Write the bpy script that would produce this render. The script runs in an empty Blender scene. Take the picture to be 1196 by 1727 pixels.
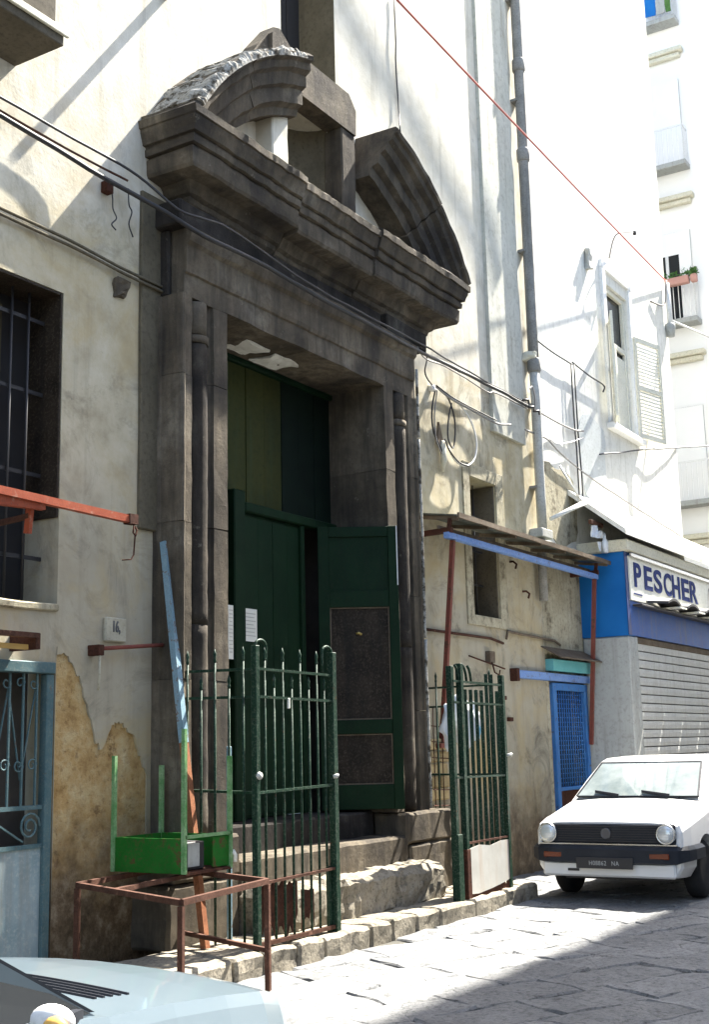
import bpy, bmesh, math, random
from mathutils import Vector, Matrix, noise
random.seed(7)
R = math.radians
scene = bpy.context.scene
COL = scene.collection

# ------------------------------------------------------------------ camera
EYE = Vector((0.0, -6.614, 1.6))
YAW, PITCH, ROLL, FPX, IW, IH = 0.5491, 0.18587, -0.02319, 2100.0, 1196.0, 1727.0
fw = Vector((math.cos(YAW) * math.cos(PITCH), math.sin(YAW) * math.cos(PITCH), math.sin(PITCH)))
rt = Vector((math.sin(YAW), -math.cos(YAW), 0.0))
up = rt.cross(fw)
rt2 = rt * math.cos(ROLL) + up * math.sin(ROLL)
up2 = up * math.cos(ROLL) - rt * math.sin(ROLL)
cam = bpy.data.cameras.new('camera')
cam.sensor_fit = 'VERTICAL'
cam.sensor_height = 36.0
cam.lens = FPX / IH * 36.0
cam.clip_start, cam.clip_end = 0.05, 600.0
camo = bpy.data.objects.new('camera', cam)
COL.objects.link(camo)
m3 = Matrix((rt2, up2, -fw)).transposed()
camo.matrix_world = Matrix.Translation(EYE) @ m3.to_4x4()
scene.camera = camo

# ------------------------------------------------------------------ light
SUN = Vector((-0.75, 0.15, -1.0)).normalized()
SUN_STRENGTH, SKY_STRENGTH, EXPOSURE = 5.0, 0.09, 2.6
w = bpy.data.worlds.new('World')
scene.world = w
w.use_nodes = True
nt = w.node_tree
nt.nodes.clear()
wo = nt.nodes.new('ShaderNodeOutputWorld')
bg = nt.nodes.new('ShaderNodeBackground')
sky = nt.nodes.new('ShaderNodeTexSky')
sky.sky_type = 'NISHITA'
sky.sun_disc = False
sky.sun_elevation = math.asin(-SUN.z)
sky.sun_rotation = math.atan2(-SUN.x, -SUN.y)
sky.dust_density = 2.5
bg.inputs['Strength'].default_value = SKY_STRENGTH
nt.links.new(sky.outputs[0], bg.inputs[0])
nt.links.new(bg.outputs[0], wo.inputs[0])
sl = bpy.data.lights.new('sun', 'SUN')
sl.energy = SUN_STRENGTH
sl.angle = R(0.53)
sl.color = (1.0, 0.95, 0.86)
so = bpy.data.objects.new('sun', sl)
COL.objects.link(so)
so.rotation_mode = 'QUATERNION'
so.rotation_quaternion = SUN.to_track_quat('-Z', 'Y')
vs = scene.view_settings
vs.view_transform = 'Standard'
vs.look = 'None'
vs.exposure = EXPOSURE
vs.gamma = 1.0
vs.use_curve_mapping = False

# ------------------------------------------------------------------ helpers
def at(px, py, Y=None, X=None, Z=None):
    """world point on the plane y=Y, x=X or z=Z that lies along a direction measured on the photograph"""
    d = fw + rt2 * ((px - IW / 2) / FPX) - up2 * ((py - IH / 2) / FPX)
    if Y is not None: t = (Y - EYE.y) / d.y
    elif X is not None: t = (X - EYE.x) / d.x
    else: t = (Z - EYE.z) / d.z
    return EYE + d * t

def thing(name, label, cat, loc=(0, 0, 0), group=None):
    o = bpy.data.objects.new(name, None)
    o.empty_display_size = 0.2
    COL.objects.link(o)
    o.location = loc
    o['label'] = label
    o['category'] = cat
    if group: o['group'] = group
    return o

def tag(o, label, cat, group=None):
    o['label'] = label
    o['category'] = cat
    if group: o['group'] = group
    return o

def link(name, me, parent=None, loc=None):
    o = bpy.data.objects.new(name, me)
    COL.objects.link(o)
    if parent is not None:
        o.parent = parent
        if parent.type == 'EMPTY':
            o.matrix_parent_inverse = Matrix.Translation(parent.location).inverted()
        else:
            o.matrix_parent_inverse = Matrix.Translation(parent.location).inverted()
    if loc is not None: o.location = loc
    return o

class MB:
    def __init__(s):
        s.bm = bmesh.new()
    def box(s, x0, x1, y0, y1, z0, z1, bev=0.0):
        vs_ = [s.bm.verts.new(p) for p in ((x0, y0, z0), (x1, y0, z0), (x1, y1, z0), (x0, y1, z0), (x0, y0, z1), (x1, y0, z1), (x1, y1, z1), (x0, y1, z1))]
        fs = [s.bm.faces.new([vs_[i] for i in q]) for q in ((0, 3, 2, 1), (4, 5, 6, 7), (0, 1, 5, 4), (1, 2, 6, 5), (2, 3, 7, 6), (3, 0, 4, 7))]
        if bev > 0:
            es = list({e for f in fs for e in f.edges})
            bmesh.ops.bevel(s.bm, geom=es, offset=bev, segments=1, affect='EDGES')
        return s
    def stone(s, x0, x1, y0, y1, z0, z1, amp=0.01, bev=0.015, step=0.18, seed=0.0):
        b = bmesh.new()
        n = [max(1, min(14, int(abs(q) / step))) for q in (x1 - x0, y1 - y0, z1 - z0)]
        def grid(o, u, v, nu, nv):
            g = [[b.verts.new(o + u * (i / nu) + v * (j / nv)) for j in range(nv + 1)] for i in range(nu + 1)]
            for i in range(nu):
                for j in range(nv):
                    b.faces.new((g[i][j], g[i + 1][j], g[i + 1][j + 1], g[i][j + 1]))
        X, Y, Z = Vector((x1 - x0, 0, 0)), Vector((0, y1 - y0, 0)), Vector((0, 0, z1 - z0))
        o = Vector((x0, y0, z0))
        grid(o, X, Z, n[0], n[2]); grid(o + Y, Z, X, n[2], n[0])
        grid(o, Z, Y, n[2], n[1]); grid(o + X, Y, Z, n[1], n[2])
        grid(o, Y, X, n[1], n[0]); grid(o + Z, X, Y, n[0], n[1])
        bmesh.ops.remove_doubles(b, verts=b.verts, dist=1e-5)
        bmesh.ops.recalc_face_normals(b, faces=b.faces)
        if bev > 0:
            es = [e for e in b.edges if len(e.link_faces) == 2 and e.calc_face_angle(0) > 0.8]
            bmesh.ops.bevel(b, geom=es, offset=bev, segments=1, affect='EDGES')
        rough(b, amp, seed)
        s.merge(b)
        return s
    def merge(s, b):
        me = bpy.data.meshes.new('tmp')
        b.to_mesh(me); b.free()
        s.bm.from_mesh(me)
        bpy.data.meshes.remove(me)
    def bar(s, p0, p1, wd=0.02, ht=None, upv=(0, 0, 1)):
        p0, p1 = Vector(p0), Vector(p1)
        ht = ht or wd
        d = (p1 - p0).normalized()
        u = Vector(upv)
        if abs(d.dot(u)) > 0.98: u = Vector((1, 0, 0))
        a = d.cross(u).normalized()
        b = a.cross(d).normalized()
        q = []
        for p in (p0, p1):
            for i, j in ((-1, -1), (1, -1), (1, 1), (-1, 1)):
                q.append(s.bm.verts.new(p + a * (i * wd / 2) + b * (j * ht / 2)))
        for f in ((3, 2, 1, 0), (4, 5, 6, 7), (0, 1, 5, 4), (1, 2, 6, 5), (2, 3, 7, 6), (3, 0, 4, 7)):
            s.bm.faces.new([q[i] for i in f])
        return s
    def tube(s, pts, r=0.01, seg=8, caps=True):
        pts = [Vector(p) for p in pts]
        rad = r if isinstance(r, (list, tuple)) else [r] * len(pts)
        rings = []
        a = None
        for i, p in enumerate(pts):
            d = (pts[min(i + 1, len(pts) - 1)] - pts[max(i - 1, 0)]).normalized()
            if a is None:
                a = d.orthogonal().normalized()
            else:
                a = (a - d * a.dot(d))
                a = a.normalized() if a.length > 1e-6 else d.orthogonal().normalized()
            b = d.cross(a)
            rings.append([s.bm.verts.new(p + (a * math.cos(2 * math.pi * k / seg) + b * math.sin(2 * math.pi * k / seg)) * rad[i]) for k in range(seg)])
        for i in range(len(rings) - 1):
            for k in range(seg):
                f = s.bm.faces.new((rings[i][k], rings[i][(k + 1) % seg], rings[i + 1][(k + 1) % seg], rings[i + 1][k]))
                f.smooth = seg > 5
        if caps:
            s.bm.faces.new(rings[0][::-1]); s.bm.faces.new(rings[-1])
        return s
    def poly(s, pts):
        s.bm.faces.new([s.bm.verts.new(p) for p in pts])
        return s
    def prism(s, pts, ext):
        """polygon (world points) pushed along ext"""
        ext = Vector(ext)
        a = [s.bm.verts.new(p) for p in pts]
        b = [s.bm.verts.new(Vector(p) + ext) for p in pts]
        n = len(a)
        s.bm.faces.new(a[::-1]); s.bm.faces.new(b)
        for i in range(n):
            s.bm.faces.new((a[i], a[(i + 1) % n], b[(i + 1) % n], b[i]))
        return s
    def loft(s, rings, closed=True, cap=True, smooth=False):
        rr = [[s.bm.verts.new(p) for p in ring] for ring in rings]
        n = len(rr[0])
        for i in range(len(rr) - 1):
            for k in range(n if closed else n - 1):
                f = s.bm.faces.new((rr[i][k], rr[i][(k + 1) % n], rr[i + 1][(k + 1) % n], rr[i + 1][k]))
                f.smooth = smooth
        if cap and closed:
            s.bm.faces.new(rr[0][::-1]); s.bm.faces.new(rr[-1])
        return s
    def lathe(s, c, prof, axis='y', seg=20, smooth=True):
        """prof: (radius, offset along axis)"""
        c = Vector(c)
        ax = {'x': Vector((1, 0, 0)), 'y': Vector((0, 1, 0)), 'z': Vector((0, 0, 1))}[axis]
        u = ax.orthogonal().normalized(); v = ax.cross(u)
        rr = []
        for r, o in prof:
            rr.append([s.bm.verts.new(c + ax * o + (u * math.cos(2 * math.pi * k / seg) + v * math.sin(2 * math.pi * k / seg)) * max(r, 1e-4)) for k in range(seg)])
        for i in range(len(rr) - 1):
            for k in range(seg):
                f = s.bm.faces.new((rr[i][k], rr[i][(k + 1) % seg], rr[i + 1][(k + 1) % seg], rr[i + 1][k]))
                f.smooth = smooth
        s.bm.faces.new(rr[0][::-1]); s.bm.faces.new(rr[-1])
        return s
    def mesh(s, name, mat):
        bmesh.ops.recalc_face_normals(s.bm, faces=s.bm.faces)
        me = bpy.data.meshes.new(name)
        s.bm.to_mesh(me); s.bm.free()
        if mat: me.materials.append(mat)
        return me
    def build(s, name, mat, parent=None, label=None, kind=None):
        o = link(name, s.mesh(name, mat), parent)
        if label: o['label'] = label
        if kind: o['kind'] = kind
        return o

def rough(b, amp, seed=0.0, scale=5.0):
    off = Vector((seed * 3.1, seed * 1.7, seed * 2.3))
    for v in b.verts:
        v.co += noise.noise_vector(v.co * scale + off) * amp + noise.noise_vector(v.co * scale * 3.3 + off) * amp * 0.5 + noise.noise_vector(v.co * scale * 8 + off) * amp * 0.3

def resample(pts, step):
    out = [Vector(pts[0])]
    for a, b in zip(pts[:-1], pts[1:]):
        a, b = Vector(a), Vector(b)
        n = max(1, int((b - a).length / step))
        for i in range(1, n + 1): out.append(a.lerp(b, i / n))
    return out

def sag(p0, p1, drop=0.05, n=10):
    p0, p1 = Vector(p0), Vector(p1)
    return [p0.lerp(p1, i / n) - Vector((0, 0, drop * 4 * (i / n) * (1 - i / n))) for i in range(n + 1)]

def smooth_path(pts, n=6):
    P = [Vector(p) for p in pts]
    P = [P[0] * 2 - P[1]] + P + [P[-1] * 2 - P[-2]]
    out = []
    for i in range(1, len(P) - 2):
        a, b, c, d = P[i - 1:i + 3]
        for k in range(n):
            t = k / n
            out.append(0.5 * ((2 * b) + (c - a) * t + (2 * a - 5 * b + 4 * c - d) * t * t + (3 * b - a - 3 * c + d) * t ** 3))
    out.append(P[-2])
    return out

# ------------------------------------------------------------------ materials
def mat_base(name):
    m = bpy.data.materials.new(name)
    m.use_nodes = True
    n = m.node_tree
    return m, n, n.nodes['Principled BSDF']

def N(nt_, typ, **kw):
    n = nt_.nodes.new(typ)
    for k, v in kw.items():
        if k.startswith('i_'):
            n.inputs[k[2:].replace('_', ' ')].default_value = v
        else: setattr(n, k, v)
    return n

def ramp(nt_, fac, stops):
    r = nt_.nodes.new('ShaderNodeValToRGB')
    e = r.color_ramp.elements
    while len(e) < len(stops): e.new(0.5)
    for i, (p, c) in enumerate(stops):
        e[i].position = p
        e[i].color = (c[0], c[1], c[2], 1) if isinstance(c, (tuple, list)) else (c, c, c, 1)
    nt_.links.new(fac, r.inputs[0])
    return r.outputs[0]

def mix(nt_, fac, a, b, mode='MIX'):
    m = nt_.nodes.new('ShaderNodeMix')
    m.data_type = 'RGBA'
    m.blend_type = mode
    for sock, v in ((m.inputs[0], fac), (m.inputs[6], a), (m.inputs[7], b)):
        if hasattr(v, 'is_linked'): nt_.links.new(v, sock)
        elif isinstance(v, (tuple, list)): sock.default_value = (v[0], v[1], v[2], 1)
        else: sock.default_value = v
    return m.outputs[2]

def math_(nt_, op, a, b=0.0, c=0.0):
    m = nt_.nodes.new('ShaderNodeMath')
    m.operation = op
    for i, v in enumerate((a, b, c)):
        if hasattr(v, 'is_linked'): nt_.links.new(v, m.inputs[i])
        else: m.inputs[i].default_value = v
    return m.outputs[0]

def noise_(nt_, vec, scale, detail=6.0, rough_=0.6, dist=0.0):
    n = N(nt_, 'ShaderNodeTexNoise')
    n.inputs['Scale'].default_value = scale
    n.inputs['Detail'].default_value = detail
    n.inputs['Roughness'].default_value = rough_
    n.inputs['Distortion'].default_value = dist
    if vec is not None: nt_.links.new(vec, n.inputs['Vector'])
    return n.outputs[0]

def stretched(nt_, vec, sc):
    m = N(nt_, 'ShaderNodeMapping')
    m.inputs['Scale'].default_value = sc
    nt_.links.new(vec, m.inputs[0])
    return m.outputs[0]

def bump(nt_, bsdf, height, strength=0.3, dist=0.02):
    b = N(nt_, 'ShaderNodeBump')
    b.inputs['Strength'].default_value = strength
    b.inputs['Distance'].default_value = dist
    nt_.links.new(height, b.inputs['Height'])
    nt_.links.new(b.outputs[0], bsdf.inputs['Normal'])

def weathered(name, c1, c2, c3=None, scale=3.0, rough_=0.8, bmp=0.25, metal=0.0, spot=None, spot_amt=0.35, spot_scale=9.0, streak=None, vary=0.0, coat=0.0):
    """c1/c2 mottled base, c3 fine speckle, spot = second colour showing through (rust, chips), streak = vertical runs"""
    m, n, b = mat_base(name)
    g = N(n, 'ShaderNodeNewGeometry').outputs['Position']
    f1 = noise_(n, g, scale, 7, 0.65)
    col = ramp(n, f1, [(0.3, c1), (0.7, c2)])
    f2 = noise_(n, g, scale * 9, 5, 0.7)
    if c3:
        col = mix(n, ramp(n, f2, [(0.5, 0.0), (0.72, 1.0)]), col, c3)
    if streak:
        f3 = noise_(n, stretched(n, g, (9, 9, 0.7)), 1.0, 5, 0.6)
        col = mix(n, ramp(n, f3, [(0.52, 0.0), (0.75, 0.75)]), col, streak)
    if spot:
        f4 = noise_(n, g, spot_scale, 8, 0.7)
        col = mix(n, ramp(n, f4, [(1 - spot_amt - 0.05, 0.0), (1 - spot_amt + 0.05, 1.0)]), col, spot)
    if vary:
        oi = N(n, 'ShaderNodeObjectInfo').outputs['Random']
        v = math_(n, 'MULTIPLY_ADD', oi, vary * 2, 1 - vary)
        hs = N(n, 'ShaderNodeHueSaturation')
        n.links.new(v, hs.inputs['Value']); n.links.new(col, hs.inputs['Color'])
        col = hs.outputs[0]
    n.links.new(col, b.inputs['Base Color'])
    b.inputs['Roughness'].default_value = rough_
    b.inputs['Metallic'].default_value = metal
    b.inputs['Coat Weight'].default_value = coat
    b.inputs['Specular IOR Level'].default_value = 0.5 if rough_ < 0.42 else 0.12
    if bmp: bump(n, b, mix(n, 0.5, f1, f2), bmp, 0.02)
    return m

def plain(name, c, rough_=0.5, metal=0.0, coat=0.0, trans=0.0):
    m, n, b = mat_base(name)
    b.inputs['Base Color'].default_value = (*c, 1)
    b.inputs['Roughness'].default_value = rough_
    b.inputs['Metallic'].default_value = metal
    b.inputs['Coat Weight'].default_value = coat
    b.inputs['Transmission Weight'].default_value = trans
    return m

def tuff_mat():
    m, n, b = mat_base('bare_ochre_tuff')
    g = N(n, 'ShaderNodeNewGeometry').outputs['Position']
    sx = N(n, 'ShaderNodeSeparateXYZ'); n.links.new(g, sx.inputs[0])
    a = noise_(n, g, 4.2, 9, 0.72)
    f = noise_(n, g, 22, 6, 0.75)
    col = ramp(n, a, [(0.30, (0.26, 0.15, 0.055)), (0.46, (0.46, 0.31, 0.135)), (0.60, (0.54, 0.42, 0.23)), (0.74, (0.58, 0.51, 0.37))])
    col = mix(n, ramp(n, f, [(0.34, 0.5), (0.46, 0.0)]), col, (0.16, 0.09, 0.04))
    col = mix(n, ramp(n, noise_(n, g, 3.1, 8, 0.7), [(0.58, 0.0), (0.66, 0.85)]), col, (0.085, 0.04, 0.02))
    dm = math_(n, 'MULTIPLY_ADD', noise_(n, g, 2.6, 8, 0.7), 1.3, sx.outputs[2])
    dcol = ramp(n, noise_(n, g, 7, 9, 0.75), [(0.36, (0.045, 0.033, 0.022)), (0.52, (0.13, 0.095, 0.06)), (0.70, (0.30, 0.25, 0.18))])
    col = mix(n, ramp(n, math_(n, 'MULTIPLY', dm, 0.4), [(0.48, 0.95), (0.76, 0.0)]), col, dcol)
    n.links.new(col, b.inputs['Base Color'])
    b.inputs['Roughness'].default_value = 0.95
    b.inputs['Specular IOR Level'].default_value = 0.1
    bump(n, b, math_(n, 'MULTIPLY_ADD', f, 0.4, a), 0.8, 0.05)
    return m

def church_plaster():
    m, n, b = mat_base('old_plaster')
    g = N(n, 'ShaderNodeNewGeometry').outputs['Position']
    sx = N(n, 'ShaderNodeSeparateXYZ'); n.links.new(g, sx.inputs[0])
    X, Z = sx.outputs[0], sx.outputs[2]
    big = noise_(n, g, 0.9, 5, 0.6, 0.4)
    med = noise_(n, g, 3.5, 8, 0.65)
    fine = noise_(n, g, 28, 5, 0.7)
    run = noise_(n, stretched(n, g, (5, 5, 0.35)), 1.0, 6, 0.65)
    white = ramp(n, med, [(0.3, (0.52, 0.485, 0.39)), (0.7, (0.66, 0.63, 0.54))])
    beige = ramp(n, med, [(0.28, (0.34, 0.295, 0.20)), (0.5, (0.47, 0.42, 0.30)), (0.75, (0.55, 0.505, 0.385))])
    # paler above about first-floor height: sunlit tone painted in, ragged lower limit
    hz = math_(n, 'MULTIPLY_ADD', big, 1.6, Z)
    hz = math_(n, 'MULTIPLY_ADD', med, 0.5, hz)
    col = mix(n, ramp(n, math_(n, 'MULTIPLY', hz, 0.1), [(0.66, 0.0), (0.72, 1.0)]), beige, white)
    # cooler grey cement render below the plate height
    gr = math_(n, 'MULTIPLY_ADD', big, 1.4, Z)
    col = mix(n, ramp(n, math_(n, 'MULTIPLY', gr, 0.1), [(0.36, 0.65), (0.47, 0.0)]), col, (0.31, 0.285, 0.225))
    # rain runs and soot
    col = mix(n, ramp(n, run, [(0.53, 0.0), (0.75, 0.55)]), col, (0.18, 0.16, 0.12))
    soot = noise_(n, g, 1.7, 9, 0.75, 1.0)
    low = ramp(n, math_(n, 'MULTIPLY', Z, 0.1), [(0.55, 1.0), (0.75, 0.25)])
    col = mix(n, math_(n, 'MULTIPLY', ramp(n, soot, [(0.52, 0.0), (0.66, 0.75)]), math_(n, 'MULTIPLY', low, ramp(n, math_(n, 'MULTIPLY', X, 0.05), [(0.55, 0.6), (0.66, 1.0)]))), col, (0.11, 0.10, 0.075))
    yel = noise_(n, g, 1.1, 7, 0.7, 0.5)
    col = mix(n, math_(n, 'MULTIPLY', ramp(n, yel, [(0.48, 0.0), (0.64, 0.55)]), low), col, (0.42, 0.33, 0.17))
    spk = noise_(n, g, 9.0, 8, 0.8)
    col = mix(n, math_(n, 'MULTIPLY', ramp(n, spk, [(0.60, 0.0), (0.68, 0.6)]), ramp(n, yel, [(0.42, 1.0), (0.55, 0.15)])), col, (0.15, 0.135, 0.10))
    # brown damp low down on both sides of the portal
    dm = math_(n, 'MULTIPLY_ADD', noise_(n, g, 2.2, 7, 0.7), 1.5, Z)
    damp = ramp(n, math_(n, 'MULTIPLY', dm, 0.5), [(0.62, 0.93), (1.0, 0.0)])
    dcol = ramp(n, noise_(n, g, 5, 8, 0.75), [(0.35, (0.045, 0.032, 0.022)), (0.55, (0.13, 0.095, 0.06)), (0.75, (0.30, 0.25, 0.18))])
    col = mix(n, damp, col, dcol)
    # yellow damp stain by the right-hand railing
    dx = math_(n, 'MULTIPLY', math_(n, 'SUBTRACT', X, 13.6), 1.1)
    dz = math_(n, 'SUBTRACT', Z, 1.35)
    rr = math_(n, 'SQRT', math_(n, 'ADD', math_(n, 'MULTIPLY', dx, dx), math_(n, 'MULTIPLY', dz, dz)))
    rr = math_(n, 'MULTIPLY_ADD', noise_(n, g, 2.5, 7, 0.7), 0.9, rr)
    col = mix(n, ramp(n, rr, [(0.6, 0.7), (1.15, 0.0)]), col, (0.42, 0.31, 0.13))
    n.links.new(col, b.inputs['Base Color'])
    b.inputs['Roughness'].default_value = 0.92
    b.inputs['Specular IOR Level'].default_value = 0.12
    h = math_(n, 'MULTIPLY_ADD', fine, 0.25, math_(n, 'MULTIPLY', med, 0.6))
    bump(n, b, h, 0.32, 0.02)
    return m

M = {}
M['plaster'] = church_plaster()
M['tuff'] = tuff_mat()
M['white_wall'] = weathered('whitewashed_wall', (0.66, 0.65, 0.59), (0.78, 0.77, 0.72), (0.56, 0.55, 0.48), 1.2, 0.9, 0.25, streak=(0.46, 0.45, 0.39), spot=(0.50, 0.49, 0.44), spot_amt=0.33, spot_scale=1.3)
M['grey_wall'] = weathered('grimy_render', (0.30, 0.265, 0.18), (0.50, 0.46, 0.34), (0.20, 0.18, 0.13), 2.2, 0.92, 0.6, spot=(0.13, 0.11, 0.075), spot_amt=0.42, spot_scale=2.5, streak=(0.16, 0.14, 0.10))
M['cream_wall'] = weathered('cream_render', (0.84, 0.835, 0.81), (0.89, 0.885, 0.865), None, 0.8, 0.9, 0.1)
def stone_mat(name, dark, mid, pale, sootc, soot_lo):
    m, n, b = mat_base(name)
    g = N(n, 'ShaderNodeNewGeometry').outputs['Position']
    a = noise_(n, g, 1.3, 8, 0.62, 0.3)
    f = noise_(n, g, 13, 7, 0.75)
    runs = noise_(n, stretched(n, g, (7, 7, 0.8)), 1.0, 6, 0.65)
    col = ramp(n, a, [(0.32, dark), (0.55, mid), (0.78, pale)])
    col = mix(n, ramp(n, runs, [(0.42, 0.0), (0.70, 0.8)]), col, sootc)
    big = noise_(n, g, 0.8, 6, 0.6, 0.6)
    col = mix(n, ramp(n, big, [(soot_lo, 0.0), (soot_lo + 0.16, 0.85)]), col, sootc)
    col = mix(n, ramp(n, f, [(0.36, 0.5), (0.52, 0.0)]), col, dark)
    chips = noise_(n, g, 7.0, 10, 0.8)
    col = mix(n, ramp(n, chips, [(0.60, 0.0), (0.68, 0.55)]), col, pale)
    oi = N(n, 'ShaderNodeObjectInfo').outputs['Random']
    hs = N(n, 'ShaderNodeHueSaturation')
    n.links.new(math_(n, 'MULTIPLY_ADD', oi, 0.3, 0.85), hs.inputs['Value']); n.links.new(col, hs.inputs['Color'])
    n.links.new(hs.outputs[0], b.inputs['Base Color'])
    b.inputs['Roughness'].default_value = 0.92
    b.inputs['Specular IOR Level'].default_value = 0.1
    bump(n, b, math_(n, 'MULTIPLY_ADD', f, 0.5, chips), 0.5, 0.025)
    return m
M['stone'] = stone_mat('dark_tuff_stone', (0.058, 0.049, 0.037), (0.135, 0.112, 0.081), (0.25, 0.222, 0.172), (0.030, 0.027, 0.025), 0.53)
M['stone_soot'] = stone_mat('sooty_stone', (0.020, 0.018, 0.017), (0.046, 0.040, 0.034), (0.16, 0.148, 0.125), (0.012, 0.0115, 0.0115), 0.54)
M['stone_mid'] = stone_mat('blackened_stone', (0.034, 0.029, 0.024), (0.075, 0.063, 0.048), (0.21, 0.19, 0.15), (0.018, 0.016, 0.015), 0.47)
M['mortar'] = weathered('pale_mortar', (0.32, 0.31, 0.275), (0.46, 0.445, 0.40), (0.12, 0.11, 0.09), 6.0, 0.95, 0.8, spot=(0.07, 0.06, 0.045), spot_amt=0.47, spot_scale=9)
M['strip'] = weathered('dark_brown_strip', (0.095, 0.082, 0.055), (0.145, 0.126, 0.088), (0.075, 0.065, 0.046), 2.5, 0.92, 0.35, streak=(0.075, 0.065, 0.048))  # dark brown with darker streaks; also on reveal, niche back and conduits
M['step'] = weathered('worn_lava_step', (0.17, 0.15, 0.115), (0.29, 0.26, 0.205), (0.07, 0.065, 0.052), 4.0, 0.9, 0.8, spot=(0.10, 0.09, 0.075), spot_amt=0.4, spot_scale=7, vary=0.12)
def paving_mat():
    m, n, b = mat_base('lava_paving')
    g = N(n, 'ShaderNodeNewGeometry').outputs['Position']
    a = noise_(n, g, 1.6, 8, 0.7)
    f = noise_(n, g, 26, 6, 0.75)
    pit = noise_(n, g, 7.5, 9, 0.75, 0.4)
    col = ramp(n, a, [(0.3, (0.115, 0.119, 0.122)), (0.7, (0.205, 0.207, 0.205))])
    col = mix(n, ramp(n, pit, [(0.57, 0.0), (0.66, 0.85)]), col, (0.040, 0.040, 0.040))
    col = mix(n, ramp(n, f, [(0.38, 0.7), (0.52, 0.0)]), col, (0.05, 0.05, 0.049))
    wv = N(n, 'ShaderNodeVectorMath'); wv.operation = 'ADD'
    nz = N(n, 'ShaderNodeTexNoise'); nz.inputs['Scale'].default_value = 2.3; nz.inputs['Detail'].default_value = 6
    n.links.new(g, nz.inputs['Vector'])
    sc = N(n, 'ShaderNodeVectorMath'); sc.operation = 'SCALE'; sc.inputs['Scale'].default_value = 0.55
    n.links.new(nz.outputs[1], sc.inputs[0]); n.links.new(g, wv.inputs[0]); n.links.new(sc.outputs[0], wv.inputs[1])
    v = N(n, 'ShaderNodeTexVoronoi'); v.feature = 'DISTANCE_TO_EDGE'; v.inputs['Scale'].default_value = 0.75
    n.links.new(wv.outputs[0], v.inputs['Vector'])
    crack = ramp(n, v.outputs['Distance'], [(0.002, 1.0), (0.009, 0.0)])
    col = mix(n, math_(n, 'MULTIPLY', crack, ramp(n, a, [(0.50, 0.0), (0.58, 0.7)])), col, (0.04, 0.04, 0.04))
    oi = N(n, 'ShaderNodeObjectInfo').outputs['Random']
    hs = N(n, 'ShaderNodeHueSaturation')
    n.links.new(math_(n, 'MULTIPLY_ADD', oi, 0.36, 0.82), hs.inputs['Value']); n.links.new(col, hs.inputs['Color'])
    n.links.new(hs.outputs[0], b.inputs['Base Color'])
    b.inputs['Roughness'].default_value = 0.7
    b.inputs['Specular IOR Level'].default_value = 0.25
    bump(n, b, math_(n, 'MULTIPLY_ADD', crack, -0.3, math_(n, 'MULTIPLY_ADD', f, 0.4, pit)), 0.6, 0.03)
    return m
M['paving'] = paving_mat()
M['joint'] = weathered('street_dirt', (0.05, 0.048, 0.042), (0.12, 0.115, 0.10), (0.04, 0.04, 0.037), 3.0, 0.95, 0.5)
M['door_green'] = weathered('dark_green_door_paint', (0.003, 0.0145, 0.0055), (0.006, 0.0245, 0.0095), (0.011, 0.022, 0.010), 3.0, 0.6, 0.15, streak=(0.006, 0.014, 0.007))
M['board_lit'] = weathered('lit_green_boards', (0.026, 0.033, 0.009), (0.046, 0.048, 0.012), (0.02, 0.028, 0.008), 2.0, 0.6, 0.2, streak=(0.035, 0.06, 0.03), vary=0.15)
M['board_shaded'] = weathered('shaded_green_boards', (0.0025, 0.006, 0.004), (0.005, 0.012, 0.007), None, 3.0, 0.7, 0.15)
M['door_wood'] = weathered('bare_dark_wood', (0.012, 0.009, 0.007), (0.036, 0.028, 0.020), (0.075, 0.06, 0.042), 5.0, 0.6, 0.4, streak=(0.012, 0.011, 0.010))
M['gate_green'] = weathered('dark_green_iron', (0.006, 0.022, 0.012), (0.014, 0.040, 0.024), (0.09, 0.11, 0.085), 6.0, 0.5, 0.2, spot=(0.10, 0.045, 0.025), spot_amt=0.33, spot_scale=14)
M['bright_green'] = weathered('grass_green_paint', (0.010, 0.105, 0.012), (0.02, 0.15, 0.022), (0.04, 0.08, 0.02), 5.0, 0.5, 0.15, spot=(0.10, 0.05, 0.025), spot_amt=0.41, spot_scale=10)
M['pale_green'] = weathered('worn_green_paint', (0.06, 0.22, 0.06), (0.30, 0.42, 0.24), (0.08, 0.16, 0.05), 9.0, 0.55, 0.2)
M['rust'] = weathered('rusty_iron', (0.048, 0.022, 0.014), (0.105, 0.050, 0.034), (0.03, 0.015, 0.011), 7.0, 0.75, 0.3, spot=(0.19, 0.10, 0.07), spot_amt=0.36)
M['dark_rust'] = weathered('dark_rusty_sheet', (0.035, 0.016, 0.012), (0.10, 0.040, 0.024), (0.02, 0.012, 0.01), 5.0, 0.85, 0.4)
M['red_iron'] = weathered('red_oxide_iron', (0.15, 0.042, 0.032), (0.21, 0.068, 0.05), (0.12, 0.05, 0.04), 6.0, 0.6, 0.15, spot=(0.09, 0.045, 0.03), spot_amt=0.42, spot_scale=12)
M['orange'] = weathered('orange_red_paint', (0.25, 0.052, 0.026), (0.34, 0.085, 0.042), (0.15, 0.055, 0.035), 8.0, 0.55, 0.2, spot=(0.36, 0.21, 0.15), spot_amt=0.38)
M['teal'] = weathered('teal_paint', (0.055, 0.105, 0.118), (0.095, 0.155, 0.165), (0.15, 0.18, 0.165), 7.0, 0.55, 0.2, spot=(0.13, 0.075, 0.05), spot_amt=0.33, spot_scale=16)
M['teal_sheet'] = weathered('teal_sheet', (0.20, 0.28, 0.30), (0.31, 0.38, 0.395), (0.38, 0.42, 0.41), 4.0, 0.5, 0.2, streak=(0.22, 0.22, 0.20))
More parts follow.
